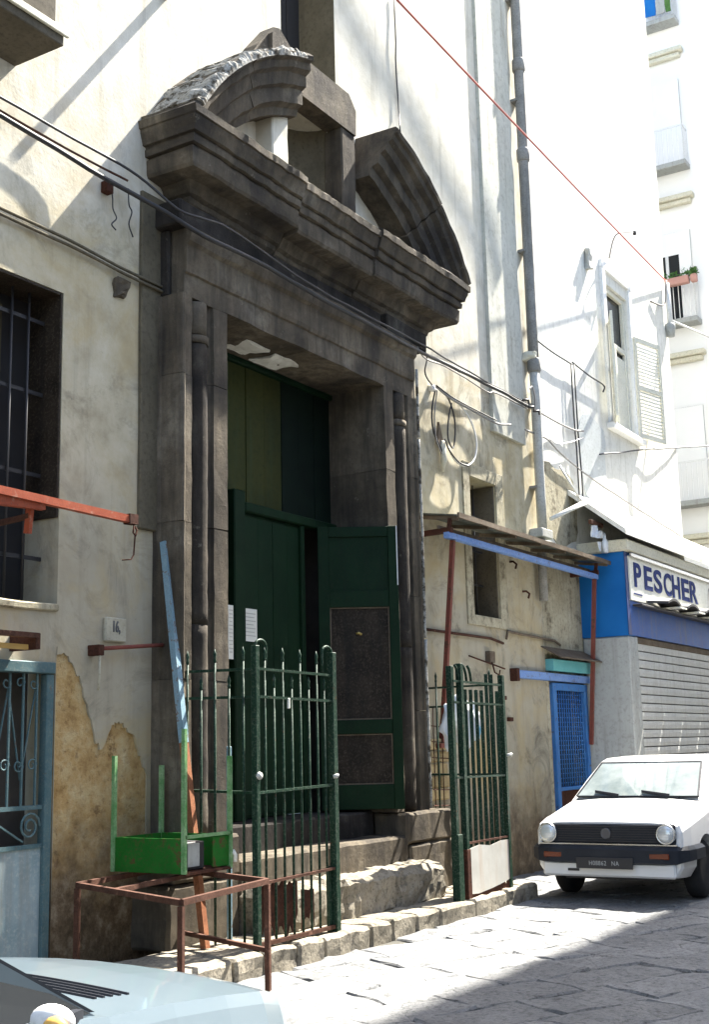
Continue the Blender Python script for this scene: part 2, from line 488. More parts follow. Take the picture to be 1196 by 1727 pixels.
M['turquoise'] = weathered('turquoise_paint', (0.10, 0.36, 0.40), (0.16, 0.44, 0.46), None, 4.0, 0.6, 0.15)
M['blue'] = weathered('blue_shop_paint', (0.010, 0.115, 0.36), (0.015, 0.145, 0.42), None, 2.0, 0.45, 0.06)
M['blue2'] = weathered('blue_gate_paint', (0.030, 0.13, 0.36), (0.055, 0.18, 0.43), (0.10, 0.17, 0.30), 5.0, 0.5, 0.1, spot=(0.08, 0.06, 0.05), spot_amt=0.37, spot_scale=13)
M['fascia_blue'] = weathered('dirty_blue_fascia', (0.018, 0.075, 0.30), (0.035, 0.115, 0.36), (0.08, 0.11, 0.22), 3.0, 0.5, 0.1, streak=(0.12, 0.13, 0.17))
M['beam_blue'] = weathered('blue_beam_paint', (0.09, 0.19, 0.46), (0.17, 0.28, 0.54), (0.28, 0.37, 0.54), 6.0, 0.5, 0.1, spot=(0.12, 0.09, 0.07), spot_amt=0.38, spot_scale=13)
M['pole_blue'] = weathered('pale_blue_paint', (0.16, 0.27, 0.33), (0.26, 0.37, 0.43), (0.15, 0.20, 0.22), 8.0, 0.5, 0.15, spot=(0.16, 0.09, 0.05), spot_amt=0.40, spot_scale=16)
M['white_paint'] = weathered('white_paint', (0.70, 0.70, 0.68), (0.80, 0.80, 0.78), (0.6, 0.6, 0.57), 4.0, 0.55, 0.1)
M['shutter_paint'] = weathered('cream_shutter_paint', (0.62, 0.61, 0.50), (0.72, 0.70, 0.60), (0.5, 0.48, 0.4), 4.0, 0.6, 0.1)
M['grey_metal'] = weathered('grey_shutter_metal', (0.46, 0.46, 0.43), (0.56, 0.56, 0.53), (0.38, 0.37, 0.34), 3.0, 0.55, 0.1, streak=(0.36, 0.34, 0.30))
M['grey_paint'] = weathered('pale_grey_paint', (0.33, 0.34, 0.325), (0.41, 0.42, 0.40), (0.27, 0.27, 0.25), 2.0, 0.7, 0.1, streak=(0.24, 0.235, 0.21))
M['cream_paint'] = weathered('cream_trim', (0.58, 0.55, 0.42), (0.68, 0.65, 0.53), (0.4, 0.37, 0.29), 3.0, 0.7, 0.15)
M['pipe'] = weathered('weathered_pipe', (0.20, 0.195, 0.18), (0.31, 0.305, 0.28), (0.14, 0.135, 0.12), 5.0, 0.8, 0.3, streak=(0.13, 0.12, 0.10))
M['pipe_pale'] = weathered('pale_cement_pipe', (0.40, 0.40, 0.37), (0.52, 0.52, 0.48), (0.28, 0.27, 0.24), 5.0, 0.8, 0.25, streak=(0.26, 0.25, 0.22))
M['cable'] = plain('black_cable', (0.020, 0.019, 0.020), 0.6)
M['cable_grey'] = plain('grey_cable', (0.20, 0.19, 0.18), 0.65)
M['cable_white'] = plain('white_cable', (0.62, 0.61, 0.58), 0.6)
M['cable_red'] = plain('red_cable', (0.42, 0.10, 0.08), 0.6)
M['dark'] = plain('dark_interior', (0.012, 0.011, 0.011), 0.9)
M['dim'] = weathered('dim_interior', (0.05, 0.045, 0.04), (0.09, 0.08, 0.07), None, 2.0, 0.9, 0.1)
M['paper'] = weathered('paper', (0.68, 0.67, 0.60), (0.74, 0.73, 0.66), None, 5.0, 0.8, 0.0)
M['ink'] = plain('grey_ink', (0.10, 0.10, 0.10), 0.8)
M['marble'] = weathered('pale_marble', (0.36, 0.335, 0.25), (0.45, 0.42, 0.33), (0.28, 0.26, 0.19), 5.0, 0.6, 0.05)
M['plastic_white'] = plain('white_plastic', (0.72, 0.76, 0.80), 0.35)
M['plastic_blue'] = plain('pale_blue_plastic', (0.22, 0.50, 0.66), 0.35)
M['sign_white'] = weathered('sign_white', (0.66, 0.65, 0.55), (0.76, 0.75, 0.66), (0.5, 0.48, 0.38), 3.0, 0.4, 0.0)
M['sign_blue'] = weathered('sign_blue', (0.010, 0.022, 0.12), (0.018, 0.040, 0.18), None, 6.0, 0.7, 0.0)
M['black_sheet'] = plain('black_sheet', (0.022, 0.020, 0.022), 0.5)
M['rubber'] = weathered('tyre_rubber', (0.018, 0.018, 0.019), (0.035, 0.034, 0.034), None, 6.0, 0.85, 0.1)
M['black_plastic'] = weathered('black_bumper_plastic', (0.022, 0.024, 0.030), (0.034, 0.036, 0.042), None, 4.0, 0.45, 0.05)
M['chrome'] = plain('bright_metal', (0.60, 0.60, 0.60), 0.25, 1.0)
M['car_white'] = weathered('white_car_paint', (0.78, 0.77, 0.75), (0.82, 0.81, 0.79), None, 1.5, 0.28, 0.0, coat=0.5)
M['car_blue'] = weathered('pale_blue_car_paint', (0.105, 0.14, 0.165), (0.118, 0.153, 0.178), None, 1.5, 0.28, 0.0, coat=0.6)
M['glass'] = plain('car_glass', (0.55, 0.62, 0.62), 0.03, 0.0, 0.0, 0.85)
M['pane'] = plain('window_pane', (0.018, 0.02, 0.022), 0.08)
M['pane'].node_tree.nodes['Principled BSDF'].inputs['Specular IOR Level'].default_value = 0.3
M['lamp_glass'] = plain('lamp_glass', (0.72, 0.74, 0.74), 0.12, 0.3)
M['amber'] = plain('amber_lens', (0.16, 0.03, 0.008), 0.25)
M['flower'] = weathered('red_flowers', (0.45, 0.12, 0.10), (0.55, 0.22, 0.18), (0.2, 0.05, 0.04), 12.0, 0.8, 0.3)
M['leaf'] = weathered('plant_leaves', (0.05, 0.12, 0.03), (0.10, 0.20, 0.06), None, 12.0, 0.7, 0.2)
M['terracotta'] = weathered('terracotta', (0.46, 0.24, 0.20), (0.54, 0.32, 0.27), None, 6.0, 0.8, 0.1)
M['canopy'] = weathered('stained_canopy_sheet', (0.075, 0.085, 0.07), (0.16, 0.17, 0.145), (0.06, 0.055, 0.045), 3.5, 0.6, 0.2, streak=(0.05, 0.04, 0.03))
M['edge_rust'] = weathered('rotten_edge', (0.09, 0.07, 0.05), (0.18, 0.15, 0.11), (0.12, 0.06, 0.04), 8.0, 0.85, 0.3)
M['cloth'] = weathered('dark_curtain', (0.05, 0.042, 0.025), (0.10, 0.085, 0.05), None, 3.0, 0.9, 0.1, streak=(0.02, 0.018, 0.012))
M['balcony'] = weathered('brown_grey_render', (0.085, 0.073, 0.052), (0.125, 0.108, 0.08), (0.06, 0.052, 0.04), 3.0, 0.9, 0.2)
M['brick'] = weathered('yellow_tuff_block', (0.34, 0.26, 0.13), (0.48, 0.38, 0.22), (0.24, 0.18, 0.10), 6.0, 0.95, 0.5, vary=0.2)
#SETTING
# ------------------------------------------------------------------ street
g = MB()
g.poly([(-120, -120, -0.022), (300, -120, -0.022), (300, 160, -0.022), (-120, 160, -0.022)])
street = g.build('street', M['joint'], kind='structure')

def in_view(p, mx=40):
    d = Vector(p) - EYE
    k = d.dot(fw)
    if k < 1: return False
    x = IW / 2 + FPX * d.dot(rt2) / k
    y = IH / 2 - FPX * d.dot(up2) / k
    return -mx < x < IW + mx and -mx < y < IH + mx

# big lava slabs laid in slanting courses, seven meshes shared between them
slabs = []
for v in range(7):
    L = 0.70 + 0.05 * v
    m_ = MB()
    m_.stone(-L / 2 + 0.002, L / 2 - 0.002, -0.239, 0.239, -0.09, 0.0, amp=0.016, bev=0.016, step=0.10, seed=v)
    slabs.append((L, m_.mesh('paving_stone', M['paving'])))
rnd = random.Random(3)
ang = R(-24)
ca, sa = math.cos(ang), math.sin(ang)
row = -16
while row < 26:
    u = -12.0 + rnd.random() * 0.5
    while u < 24:
        L, me = rnd.choice(slabs)
        cu, cv_ = u + L / 2, row * 0.48
        x, y = 8 + cu * ca - cv_ * sa, -2.5 + cu * sa + cv_ * ca
        u += L
        if y > 0.3 or (y > -1.0 and x < 12.5): continue
        if not any(in_view((x + a, y + c, 0)) for a in (-.4, 0, .4) for c in (-.3, 0, .3)): continue
        if x > 17 or (x > 15.5 and y > -0.9): continue
        o = link('paving_stone', me, street, (x, y, -0.004 + rnd.uniform(-0.005, 0.005)))
        o.rotation_euler = (rnd.uniform(-0.006, 0.006), rnd.uniform(-0.006, 0.006), ang + rnd.choice((0, math.pi)) + rnd.uniform(-.015, .015))
    row += 1

# ------------------------------------------------------------------ church front
def wall_grid(x0, x1, z0, z1, holes, y=0.0, depth=0.35, axis='x'):
    """wall face with rectangular openings and their reveals; holes = (x0, x1, z0, z1, depth)"""
    b = MB()
    xs = sorted({x0, x1, *[h[0] for h in holes], *[h[1] for h in holes]})
    zs = sorted({z0, z1, *[h[2] for h in holes], *[h[3] for h in holes]})
    for i in range(len(xs) - 1):
        for j in range(len(zs) - 1):
            cx, cz = (xs[i] + xs[i + 1]) / 2, (zs[j] + zs[j + 1]) / 2
            if any(h[0] < cx < h[1] and h[2] < cz < h[3] for h in holes): continue
            b.poly([(xs[i], y, zs[j]), (xs[i + 1], y, zs[j]), (xs[i + 1], y, zs[j + 1]), (xs[i], y, zs[j + 1])])
    bmesh.ops.remove_doubles(b.bm, verts=b.bm.verts, dist=1e-5)
    for h in holes:
        a, c, d, e, dp = h
        b.poly([(a, y, d), (a, y + dp, d), (a, y + dp, e), (a, y, e)])
        b.poly([(c, y, d), (c, y, e), (c, y + dp, e), (c, y + dp, d)])
        b.poly([(a, y, e), (a, y + dp, e), (c, y + dp, e), (c, y, e)])
        b.poly([(a, y, d), (c, y, d), (c, y + dp, d), (a, y + dp, d)])
    return b

church = thing('church_building', 'old church front with grimy beige plaster below and paler plaster painted as sunlit above, around the dark stone doorway', 'church', (10, 0.3, 0))
CH_H = 17.0
holes = [(5.15, 6.60, 2.67, 5.07, 0.36), (8.2, 11.2, 0.60, 5.5, 0.5), (13.51, 14.25, 3.13, 4.83, 0.40),
         (9.58, 10.62, 8.3, 13.0, 0.55), (9.38, 10.42, 6.9, 8.1, 0.42), (4.9, 6.60, 0.0, 2.24, 0.30), (6.605, 7.60, -0.05, 2.36, 0.03)]
wl = wall_grid(-2.0, 15.60, -0.05, CH_H, holes).build('wall', M['plaster'], church)
b = MB()
b.poly([(15.60, 0, -.05), (15.60, 8, -.05), (15.60, 8, CH_H), (15.60, 0, CH_H)])
b.poly([(-2, 0, CH_H), (15.60, 0, CH_H), (15.60, 8, CH_H), (-2, 8, CH_H)])
b.build('roof', M['cream_wall'], church)
# where the plaster has fallen off beside the teal gate: bare tuff behind a ragged plaster edge
out = [(6.605, 2.30), (6.68, 2.32), (6.76, 2.25), (6.86, 2.10), (6.93, 1.95), (6.99, 1.78), (7.03, 1.66), (7.08, 1.62), (7.14, 1.70), (7.19, 1.80), (7.27, 1.83), (7.36, 1.78), (7.45, 1.72), (7.50, 1.60), (7.55, 1.50), (7.60, 1.42)]
rp = random.Random(11)
edge = []
for (xa, za), (xb, zb_) in zip(out[:-1], out[1:]):
    for k in range(4):
        t = k / 4
        edge.append((xa + (xb - xa) * t + (rp.uniform(-.008, .008) if k else 0), za + (zb_ - za) * t + (rp.uniform(-.022, .022) if k else 0)))
edge.append(out[-1])
b = MB()
b.prism([(x, -0.006, z) for x, z in edge] + [(7.60, -0.006, 2.362), (6.605, -0.006, 2.362)], (0, 0.034, 0))
b.build('plaster_edge', M['plaster'], church)
b = MB().stone(6.60, 7.605, 0.012, 0.06, -0.05, 2.36, amp=0.010, bev=0, step=0.08, seed=2)
b.build('bare_tuff', M['tuff'], church)
# shallow pilaster strips standing proud of the plaster
MB().box(14.22, 15.22, -0.05, 0.02, 5.55, CH_H).build('pilaster_strip', weathered('pale_grey_strip', (0.44, 0.435, 0.37), (0.54, 0.535, 0.47), (0.34, 0.33, 0.28), 1.5, 0.9, 0.3, streak=(0.24, 0.22, 0.17)), church)
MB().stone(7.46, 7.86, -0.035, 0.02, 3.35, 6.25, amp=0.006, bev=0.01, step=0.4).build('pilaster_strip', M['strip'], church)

# window with an iron grille, upper left of the doorway
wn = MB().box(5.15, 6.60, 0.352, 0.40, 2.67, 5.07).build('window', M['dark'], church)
for k, (a, c) in enumerate(((5.92, 6.0), (6.04, 6.16), (6.20, 6.27))):
    MB().box(a, c, 0.31, 0.34, 2.69, 4.95).build('curtain', M['cloth'], wn)
gb = MB().tube([(0, 0.16, 2.67), (0, 0.16, 5.07)], 0.011, 6).mesh('grille_bar', M['cable'])
for x in (5.55, 5.72, 5.89, 6.06, 6.23, 6.40):
    link('grille_bar', gb, wn, (x, 0, 0))
for z in (3.02, 3.65, 4.28, 4.85):
    MB().bar((5.15, 0.18, z), (6.6, 0.18, z), 0.012, 0.03).build('grille_rail', M['cable'], wn)
MB().stone(5.1, 6.60, -0.03, 0.3, 2.61, 2.665, amp=0.01, bev=0.01).build('sill', M['grey_wall'], wn)

MB().box(6.575, 6.597, 0.004, 0.34, 3.32, 5.065, 0.003).build('reveal_shade_panel', M['door_wood'], wn)  # dark panels added to put the shade of the reveal into colour
MB().box(5.16, 6.57, 0.004, 0.34, 5.045, 5.066, 0.003).build('head_shade_panel', M['door_wood'], wn)
# narrow window to the right of the doorway
wn = MB().box(13.51, 14.25, 0.385, 0.42, 3.13, 4.83).build('window', M['dark'], church)
for z in (3.55, 3.98, 4.42):
    MB().bar((13.51, 0.2, z), (14.25, 0.2, z), 0.01, 0.025).build('grille_rail', M['cable'], wn)
for x in (13.69, 13.87, 14.05):
    MB().tube([(x, 0.21, 3.13), (x, 0.21, 4.83)], 0.008, 6).build('grille_bar', M['cable'], wn)
MB().box(14.225, 14.247, 0.01, 0.37, 3.14, 4.82, 0.003).build('reveal_shade_panel', M['balcony'], wn)  # added dark panel, shade of the right reveal as colour
fr = MB()
for (a, c, d, e) in ((13.33, 13.505, 3.0, 5.0), (14.255, 14.47, 3.0, 5.0), (13.507, 14.253, 4.835, 5.0), (13.507, 14.253, 3.0, 3.125)):
    fr.box(a, c, -0.022, 0.01, d, e, 0.006)
fr.build('window_surround', M['grey_wall'], wn)

# tall dark opening above the niche, boarded inside
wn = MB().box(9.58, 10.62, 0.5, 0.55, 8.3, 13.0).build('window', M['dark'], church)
for k in range(4):
    MB().box(9.60 + k * 0.255, 9.60 + k * 0.255 + 0.24, 0.46, 0.49, 8.35, 12.9).build('board', M['dark'], wn)
rv = MB()
rv.poly([(10.612, -0.002, 8.3), (10.612, 0.5, 8.3), (10.612, 0.5, 13), (10.612, -0.002, 13)])
rv.build('reveal', M['strip'], wn)

# balcony at the upper left edge
bal = MB().box(3.2, 6.05, -0.50, 0.01, 6.70, 6.82, 0.008).build('balcony', M['balcony'], church)
MB().box(3.2, 6.075, -0.53, -0.502, 6.77, 6.83, 0.006).build('balcony_edge', M['cream_paint'], bal)
MB().box(3.2, 6.0, -0.46, -0.42, 6.824, 7.85, 0.005).build('balcony_panel', M['balcony'], bal)
MB().box(5.96, 6.0, -0.416, 0.0, 6.824, 7.85, 0.005).build('balcony_panel', M['balcony'], bal)

# ------------------------------------------------------------------ stone doorway
portal = thing('stone_portal', 'dark baroque stone doorway with broken curved pediment and tall green doors', 'doorway', (9.75, -0.2, 0.47))
OL, OR, ZT, ZB = 8.33, 11.06, 5.36, 0.93     # opening
FY = -0.25

def jamb_profile(side):
    """plan outline of one jamb, u = distance outwards from the opening edge"""
    pr = [(0.0, 0.46), (0.0, FY), (0.19, FY), (0.20, FY + 0.03), (0.24, FY + 0.05)]
    for k in range(9):
        a = math.pi * k / 8
        pr.append((0.355 - 0.105 * math.cos(a), FY + 0.06 - 0.01 * math.sin(a)))
    uo = 0.685 if side < 0 else 0.92
    pr += [(0.48, FY + 0.06), (0.50, FY - 0.01), (0.60, FY - 0.01)]
    for k in range(5):
        a = math.pi * k / 4
        pr.append((0.63 - 0.025 * math.cos(a), FY - 0.015 - 0.025 * math.sin(a)))
    pr += [(0.66, FY + 0.02), (0.66, -0.07), (uo - 0.02, -0.06), (uo, 0.02), (uo, 0.46)]
    return [((OL - u) if side < 0 else (OR + u), y) for u, y in pr]

def jamb_stone(side, z0, z1, seed, mat):
    pr = jamb_profile(side)
    n = max(2, int((z1 - z0) / 0.16))
    b = MB()
    b.loft([[(x, y, z0 + (z1 - z0) * i / n) for x, y in pr] for i in range(n + 1)])
    rough(b.bm, 0.007, seed, 4)
    return b.build('jamb_stone', mat, portal)

for side in (-1, 1):
    zs = [0.935, 2.15, 3.42, 4.66, 5.357] if side < 0 else [0.935, 1.95, 3.15, 4.45, 5.357]
    for i in range(len(zs) - 1):
        jamb_stone(side, zs[i] + 0.004, zs[i + 1], i + side * 7, M['stone'])
for xc_, nm_ in ((OL - 0.355, 0), (OR + 0.355, 1)):
    for i, (z0, z1, r_) in enumerate(((0.95, 2.6, .116), (2.602, 4.98, .115), (4.985, 5.05, .126), (5.06, 5.35, .112))):
        b = MB().tube(resample([(xc_, FY + 0.085, z0), (xc_, FY + 0.085, z1)], 0.09), r_, 14)
        rough(b.bm, 0.006, i + nm_ * 5, 11)
        b.build('jamb_column', M['stone_mid'] if i < 2 else M['stone'], portal)
# the right-hand edge bead is coloured pale to paint the sunlit edge
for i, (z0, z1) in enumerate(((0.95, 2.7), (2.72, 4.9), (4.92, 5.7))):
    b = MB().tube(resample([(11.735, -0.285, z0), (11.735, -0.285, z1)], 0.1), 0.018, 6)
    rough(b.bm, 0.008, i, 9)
    b.build('sunlit_edge_bead', M['mortar'], portal)

# lintel in two stones with a cracked joint
def lintel(x0, x1, seed):
    pr = [(0.46, 5.36), (FY, 5.36), (FY, 5.55), (FY - 0.02, 5.56), (FY - 0.03, 5.60), (FY - 0.03, 5.80), (FY - 0.06, 5.83), (FY - 0.08, 5.90), (FY - 0.08, 5.95), (0.46, 5.95)]
    n = max(2, int((x1 - x0) / 0.15))
    b = MB()
    b.loft([[(x0 + (x1 - x0) * i / n, y, z) for y, z in pr] for i in range(n + 1)])
    rough(b.bm, 0.010, seed, 5)
    return b.build('lintel_stone', M['stone'], portal)
lintel(7.74, 9.60, 3); lintel(9.612, 11.70, 4)
# corner blocks carrying the entablature and back strips beside them
for x0, x1, s in ((7.69, 7.735, 1), (11.705, 12.0, 2)):
    MB().stone(x0, x1, -0.12, 0.3, 5.362, 5.95, amp=0.01, seed=s).build('corner_block', M['stone_soot'], portal)
# frieze
for x0, x1, y0, s in ((7.62, 8.32, -0.30, 1), (8.325, 9.8, -0.23, 2), (9.805, 11.08, -0.23, 3), (11.085, 11.98, -0.30, 4)):
    MB().stone(x0, x1, y0, 0.3, 5.953, 6.17, amp=0.008, seed=s).build('frieze_stone', M['stone_soot'], portal)

# cornice: profile swept round the plan path
CPROF = [(6.172, 0.0), (6.21, 0.04), (6.25, 0.05), (6.27, 0.09), (6.33, 0.12), (6.36, 0.14), (6.372, 0.30), (6.40, 0.315), (6.535, 0.322), (6.54, 0.305), (6.56, 0.305), (6.565, 0.345), (6.625, 0.352), (6.63, 0.338), (6.65, 0.338), (6.655, 0.372), (6.70, 0.385), (6.75, 0.405), (6.775, 0.408), (6.78, 0.428), (6.845, 0.432), (6.875, 0.395)]
def cornice(x0, x1, yb, ends, seed, dz=0.0, tilt=0.0, amp=0.014):
    pts = []
    if ends[0]: pts += [(x0, 0.05, -1, 0), (x0, yb, -1, -1)]
    else: pts += [(x0, yb, 0, -1)]
    xe = x1
    n = max(2, int((x1 - x0) / 0.05))
    for i in range(1, n): pts.append((x0 + (x1 - x0) * i / n, yb, 0, -1))
    if ends[1]: pts += [(x1, yb, 1, -1), (x1, 0.05, 1, 0)]
    else: pts += [(x1, yb, 0, -1)]
    b = MB()
    rings = []
    for (x, y, ox, oy) in pts:
        rings.append([(x + ox * p, y + oy * p, z + dz + tilt * (x - x0)) for z, p in CPROF])
    rr = [[b.bm.verts.new(p) for p in ring] for ring in rings]
    m_ = len(CPROF)
    for i in range(len(rr) - 1):
        for k in range(m_ - 1):
            b.bm.faces.new((rr[i][k], rr[i + 1][k], rr[i + 1][k + 1], rr[i][k + 1]))
    # top and end faces back to the wall
    wz = CPROF[-1][0] + dz + 0.03
    tops = [b.bm.verts.new((r[-1].co.x, 0.06, wz + tilt * (r[-1].co.x - x0))) for r in rr]
    bots = [b.bm.verts.new((r[0].co.x, 0.06, CPROF[0][0] + dz)) for r in rr]
    for i in range(len(rr) - 1):
        if (tops[i].co - tops[i + 1].co).length > 1e-4:
            b.bm.faces.new((rr[i][-1], rr[i + 1][-1], tops[i + 1], tops[i]))
            b.bm.faces.new((rr[i][0], bots[i], bots[i + 1], rr[i + 1][0]))
        else:
            b.bm.faces.new((rr[i][-1], rr[i + 1][-1], tops[i]))
    for e, idx in ((ends[0], 0), (ends[1], -1)):
        if not e:
            b.bm.faces.new([*rr[idx], tops[idx], bots[idx]])
    rough(b.bm, amp, seed, 4.5)
    return b.build('cornice_stone', M['stone'], portal)
cornice(7.86, 9.10, -0.19, (1, 0), 1, dz=0.015, tilt=-0.012)
cornice(9.112, 10.48, -0.175, (0, 0), 2, dz=-0.03)
cornice(10.49, 12.06, -0.20, (0, 1), 3, dz=-0.015)

# the two surviving pieces of the curved pediment
AC, AZ = 10.12, 5.31
def arc_piece(a0, a1, seed, depth=0.0, r_in=2.50):
    pr = [(r_in, 0.04), (r_in, -0.27), (2.57, -0.29), (2.60, -0.36), (2.73, -0.37), (2.755, -0.42), (2.86, -0.44), (2.89, -0.50), (2.95, -0.51), (2.965, -0.55 + depth), (3.01, -0.56 + depth), (3.05, -0.52), (3.06, 0.04)]
    n = int(abs(a1 - a0) / 2.2)
    b = MB()
    b.loft([[(AC + r * math.cos(R(a0 + (a1 - a0) * i / n)), y, AZ + r * math.sin(R(a0 + (a1 - a0) * i / n))) for r, y in pr] for i in range(n + 1)])
    rough(b.bm, 0.016, seed, 4.5)
    return b.build('pediment_stone', M['stone'], portal)
arc_piece(148, 126, 1); arc_piece(125.7, 105.5, 2)
arc_piece(73, 52, 3, r_in=2.46); arc_piece(51.7, 32.5, 4, r_in=2.46)
MB().prism([(8.72, -0.16, 7.95), (8.95, -0.16, 8.30), (9.22, -0.16, 8.62), (9.33, -0.16, 8.66), (9.72, -0.16, 8.44), (9.55, -0.16, 8.1)], (0, 0.18, 0)).build('pediment_back', M['stone'], portal)
# crumbling crust of mortar left on top of the left-hand piece
b = MB()
rings = []
for k in range(128):
    a = R(147 - k * 0.31)
    ring = []
    for rr_, y in ((3.02, 0.02), (3.065, 0.0), (3.07, -0.14), (3.075, -0.28), (3.07, -0.42), (3.06, -0.545), (3.02, -0.575), (2.975, -0.565), (2.99, -0.3)):
        p = Vector((AC + rr_ * math.cos(a), y, AZ + rr_ * math.sin(a)))
        q = noise.noise(p * 7) * 0.030 + noise.noise(p * 30) * 0.018 + noise.noise(p * 70) * 0.012 - 0.008
        if rr_ > 3.0: p += Vector((math.cos(a), -0.6, math.sin(a))) * q
        ring.append(p)
    rings.append(ring)
b.loft(rings)
b.build('mortar_crust', M['mortar'], portal)
# niche frame in the middle
nf = MB()
nf.stone(9.13, 9.40, -0.20, 0.03, 6.88, 8.06, amp=0.006, seed=1)
nf.build('niche_jamb', M['plaster'], portal)
nf = MB()
nf.stone(10.40, 10.67, -0.20, 0.03, 6.88, 8.06, amp=0.010, seed=2)
nf.stone(10.62, 10.73, -0.12, 0.02, 6.88, 8.2, amp=0.010, seed=5)
nf.build('niche_jamb', M['stone'], portal)
nl = MB()
nl.prism([(9.13, -0.21, 8.065), (10.68, -0.21, 8.065), (10.69, -0.21, 8.36), (10.55, -0.21, 8.50), (9.13, -0.21, 8.50)], (0, 0.23, 0))
nl.build('niche_lintel', M['stone'], portal)
nb = MB()
ring = []
for k in range(13):
    a = math.pi * k / 12
    ring.append((9.9 - 0.515 * math.cos(a), 0.0 + 0.40 * math.sin(a)))
nb.loft([[(x, y, z) for x, y in ring] for z in (6.905, 7.4, 7.9, 8.095)], closed=False, cap=False, smooth=True)
nb.build('niche_back', M['strip'], portal)

# inside of the doorway
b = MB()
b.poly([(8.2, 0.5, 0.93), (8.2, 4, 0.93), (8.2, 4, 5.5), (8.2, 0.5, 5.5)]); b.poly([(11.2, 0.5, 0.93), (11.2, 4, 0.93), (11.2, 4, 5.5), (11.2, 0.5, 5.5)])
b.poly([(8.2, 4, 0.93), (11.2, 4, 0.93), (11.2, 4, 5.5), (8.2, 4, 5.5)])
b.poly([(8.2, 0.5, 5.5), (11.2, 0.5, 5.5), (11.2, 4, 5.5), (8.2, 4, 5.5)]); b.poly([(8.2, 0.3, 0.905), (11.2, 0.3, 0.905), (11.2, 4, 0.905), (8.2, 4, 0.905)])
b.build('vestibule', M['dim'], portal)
for i, (x0, x1, y0, y1) in enumerate(((8.95, 9.35, 0.02, 0.34), (9.5, 9.9, 0.05, 0.36))):
    b = MB().stone(x0, x1, y0, y1, 5.345, 5.362, amp=0.03, step=0.08, seed=i)
    b.build('plaster_scrap', M['white_wall'], portal)

# fixed upper boards: one green paint in a lit and a shaded tone
for k in range(9):
    x0 = OL + k * (OR - OL) / 9
    MB().box(x0 + 0.003, x0 + (OR - OL) / 9 - 0.003, 0.45 + 0.006 * (k % 2), 0.48, 3.93, 5.33, 0.003).build('door_board', M['board_lit'] if 2 < k < 6 else M['board_shaded'], portal)
MB().box(OL, OR, 0.40, 0.485, 5.30, 5.358, 0.008).build('door_head', M['door_green'], portal)
MB().box(9.43, OR, 0.37, 0.49, 3.83, 3.925, 0.012).build('door_rail', M['door_green'], portal)
MB().box(9.22, 9.395, 0.35, 0.49, 0.95, 4.02, 0.012).build('door_post', M['door_green'], portal)
# fixed left leaf
lf = MB().box(9.43, 10.42, 0.43, 0.47, 0.97, 3.825).build('door_leaf', M['door_green'], portal)
for k in range(4):
    x0 = 9.432 + k * 0.247
    MB().box(x0, x0 + 0.243, 0.415 + 0.004 * (k % 2), 0.429, 1.0, 3.80, 0.003).build('door_board', M['door_green'], lf)
MB().box(10.385, 10.45, 0.385, 0.425, 0.97, 3.825, 0.006).build('stile', M['door_green'], lf)

# right leaf folded back against the reveal
P_in, P_out = Vector((10.66, 0.37, 0)), Vector((11.125, -0.315, 0))
du = (P_out - P_in).normalized(); dn = Vector((-du.y, du.x, 0)) * -1
if dn.dot(EYE - P_in) < 0: dn = -dn
LW = (P_out - P_in).length
def lb(mb_, u0, u1, z0, z1, t0, t1, bev=0.004):
    q = []
    for z in (z0, z1):
        for (u, t) in ((u0, t0), (u1, t0), (u1, t1), (u0, t1)):
            q.append(mb_.bm.verts.new(P_in + du * u + dn * t + Vector((0, 0, z))))
    fs = [mb_.bm.faces.new([q[i] for i in f]) for f in ((0, 1, 2, 3), (4, 7, 6, 5), (0, 4, 5, 1), (1, 5, 6, 2), (2, 6, 7, 3), (3, 7, 4, 0))]
    if bev:
        bmesh.ops.bevel(mb_.bm, geom=list({e for f in fs for e in f.edges}), offset=bev, segments=1, affect='EDGES')
rl = MB(); lb(rl, 0, LW, 0.975, 3.84, -0.02, 0.012, 0)
rl = rl.build('door_leaf', M['door_wood'], portal)
for (u0, u1, z0, z1) in ((0, 0.115, 0.975, 3.84), (LW - 0.10, LW, 0.975, 3.84)):
    s_ = MB(); lb(s_, u0, u1, z0, z1, 0.013, 0.05); s_.build('stile', M['door_green'], rl)
s_ = MB(); lb(s_, LW - 0.012, LW - 0.002, 3.22, 3.838, 0.0505, 0.054, 0); s_.build('sunlit_edge', M['white_paint'], rl)  # white strip paints the sunlight along the leaf's outer edge
for (z0, z1) in ((0.98, 1.22), (1.72, 1.86), (3.0, 3.17), (3.73, 3.835)):
    s_ = MB(); lb(s_, 0.116, LW - 0.101, z0, z1, 0.013, 0.046); s_.build('rail', M['door_green'], rl)
s_ = MB(); lb(s_, 0.117, LW - 0.102, 3.172, 3.728, 0.013, 0.024, 0); s_.build('panel', M['door_green'], rl)
for (z0, z1) in ((1.222, 1.718), (1.862, 2.998)):
    s_ = MB()
    bw = 0.012
    for q in ((0.117, 0.117 + bw, z0, z1), (LW - 0.102 - bw, LW - 0.102, z0, z1), (0.117 + bw, LW - 0.102 - bw, z0, z0 + bw), (0.117 + bw, LW - 0.102 - bw, z1 - bw, z1)):
        lb(s_, *q, 0.013, 0.03, 0)
    s_.build('bead', M['edge_rust'], rl)
s_ = MB()
pc = P_in + du * 0.38 + dn * 0.03 + Vector((0, 0, 2.73))
s_.tube([pc, pc + du * 0.03 + Vector((0, 0, 0.005)), pc + du * 0.06 - Vector((0, 0, 0.012))], 0.012, 6)
s_.build('latch', plain('brass', (0.45, 0.33, 0.10), 0.4, 0.6), rl)

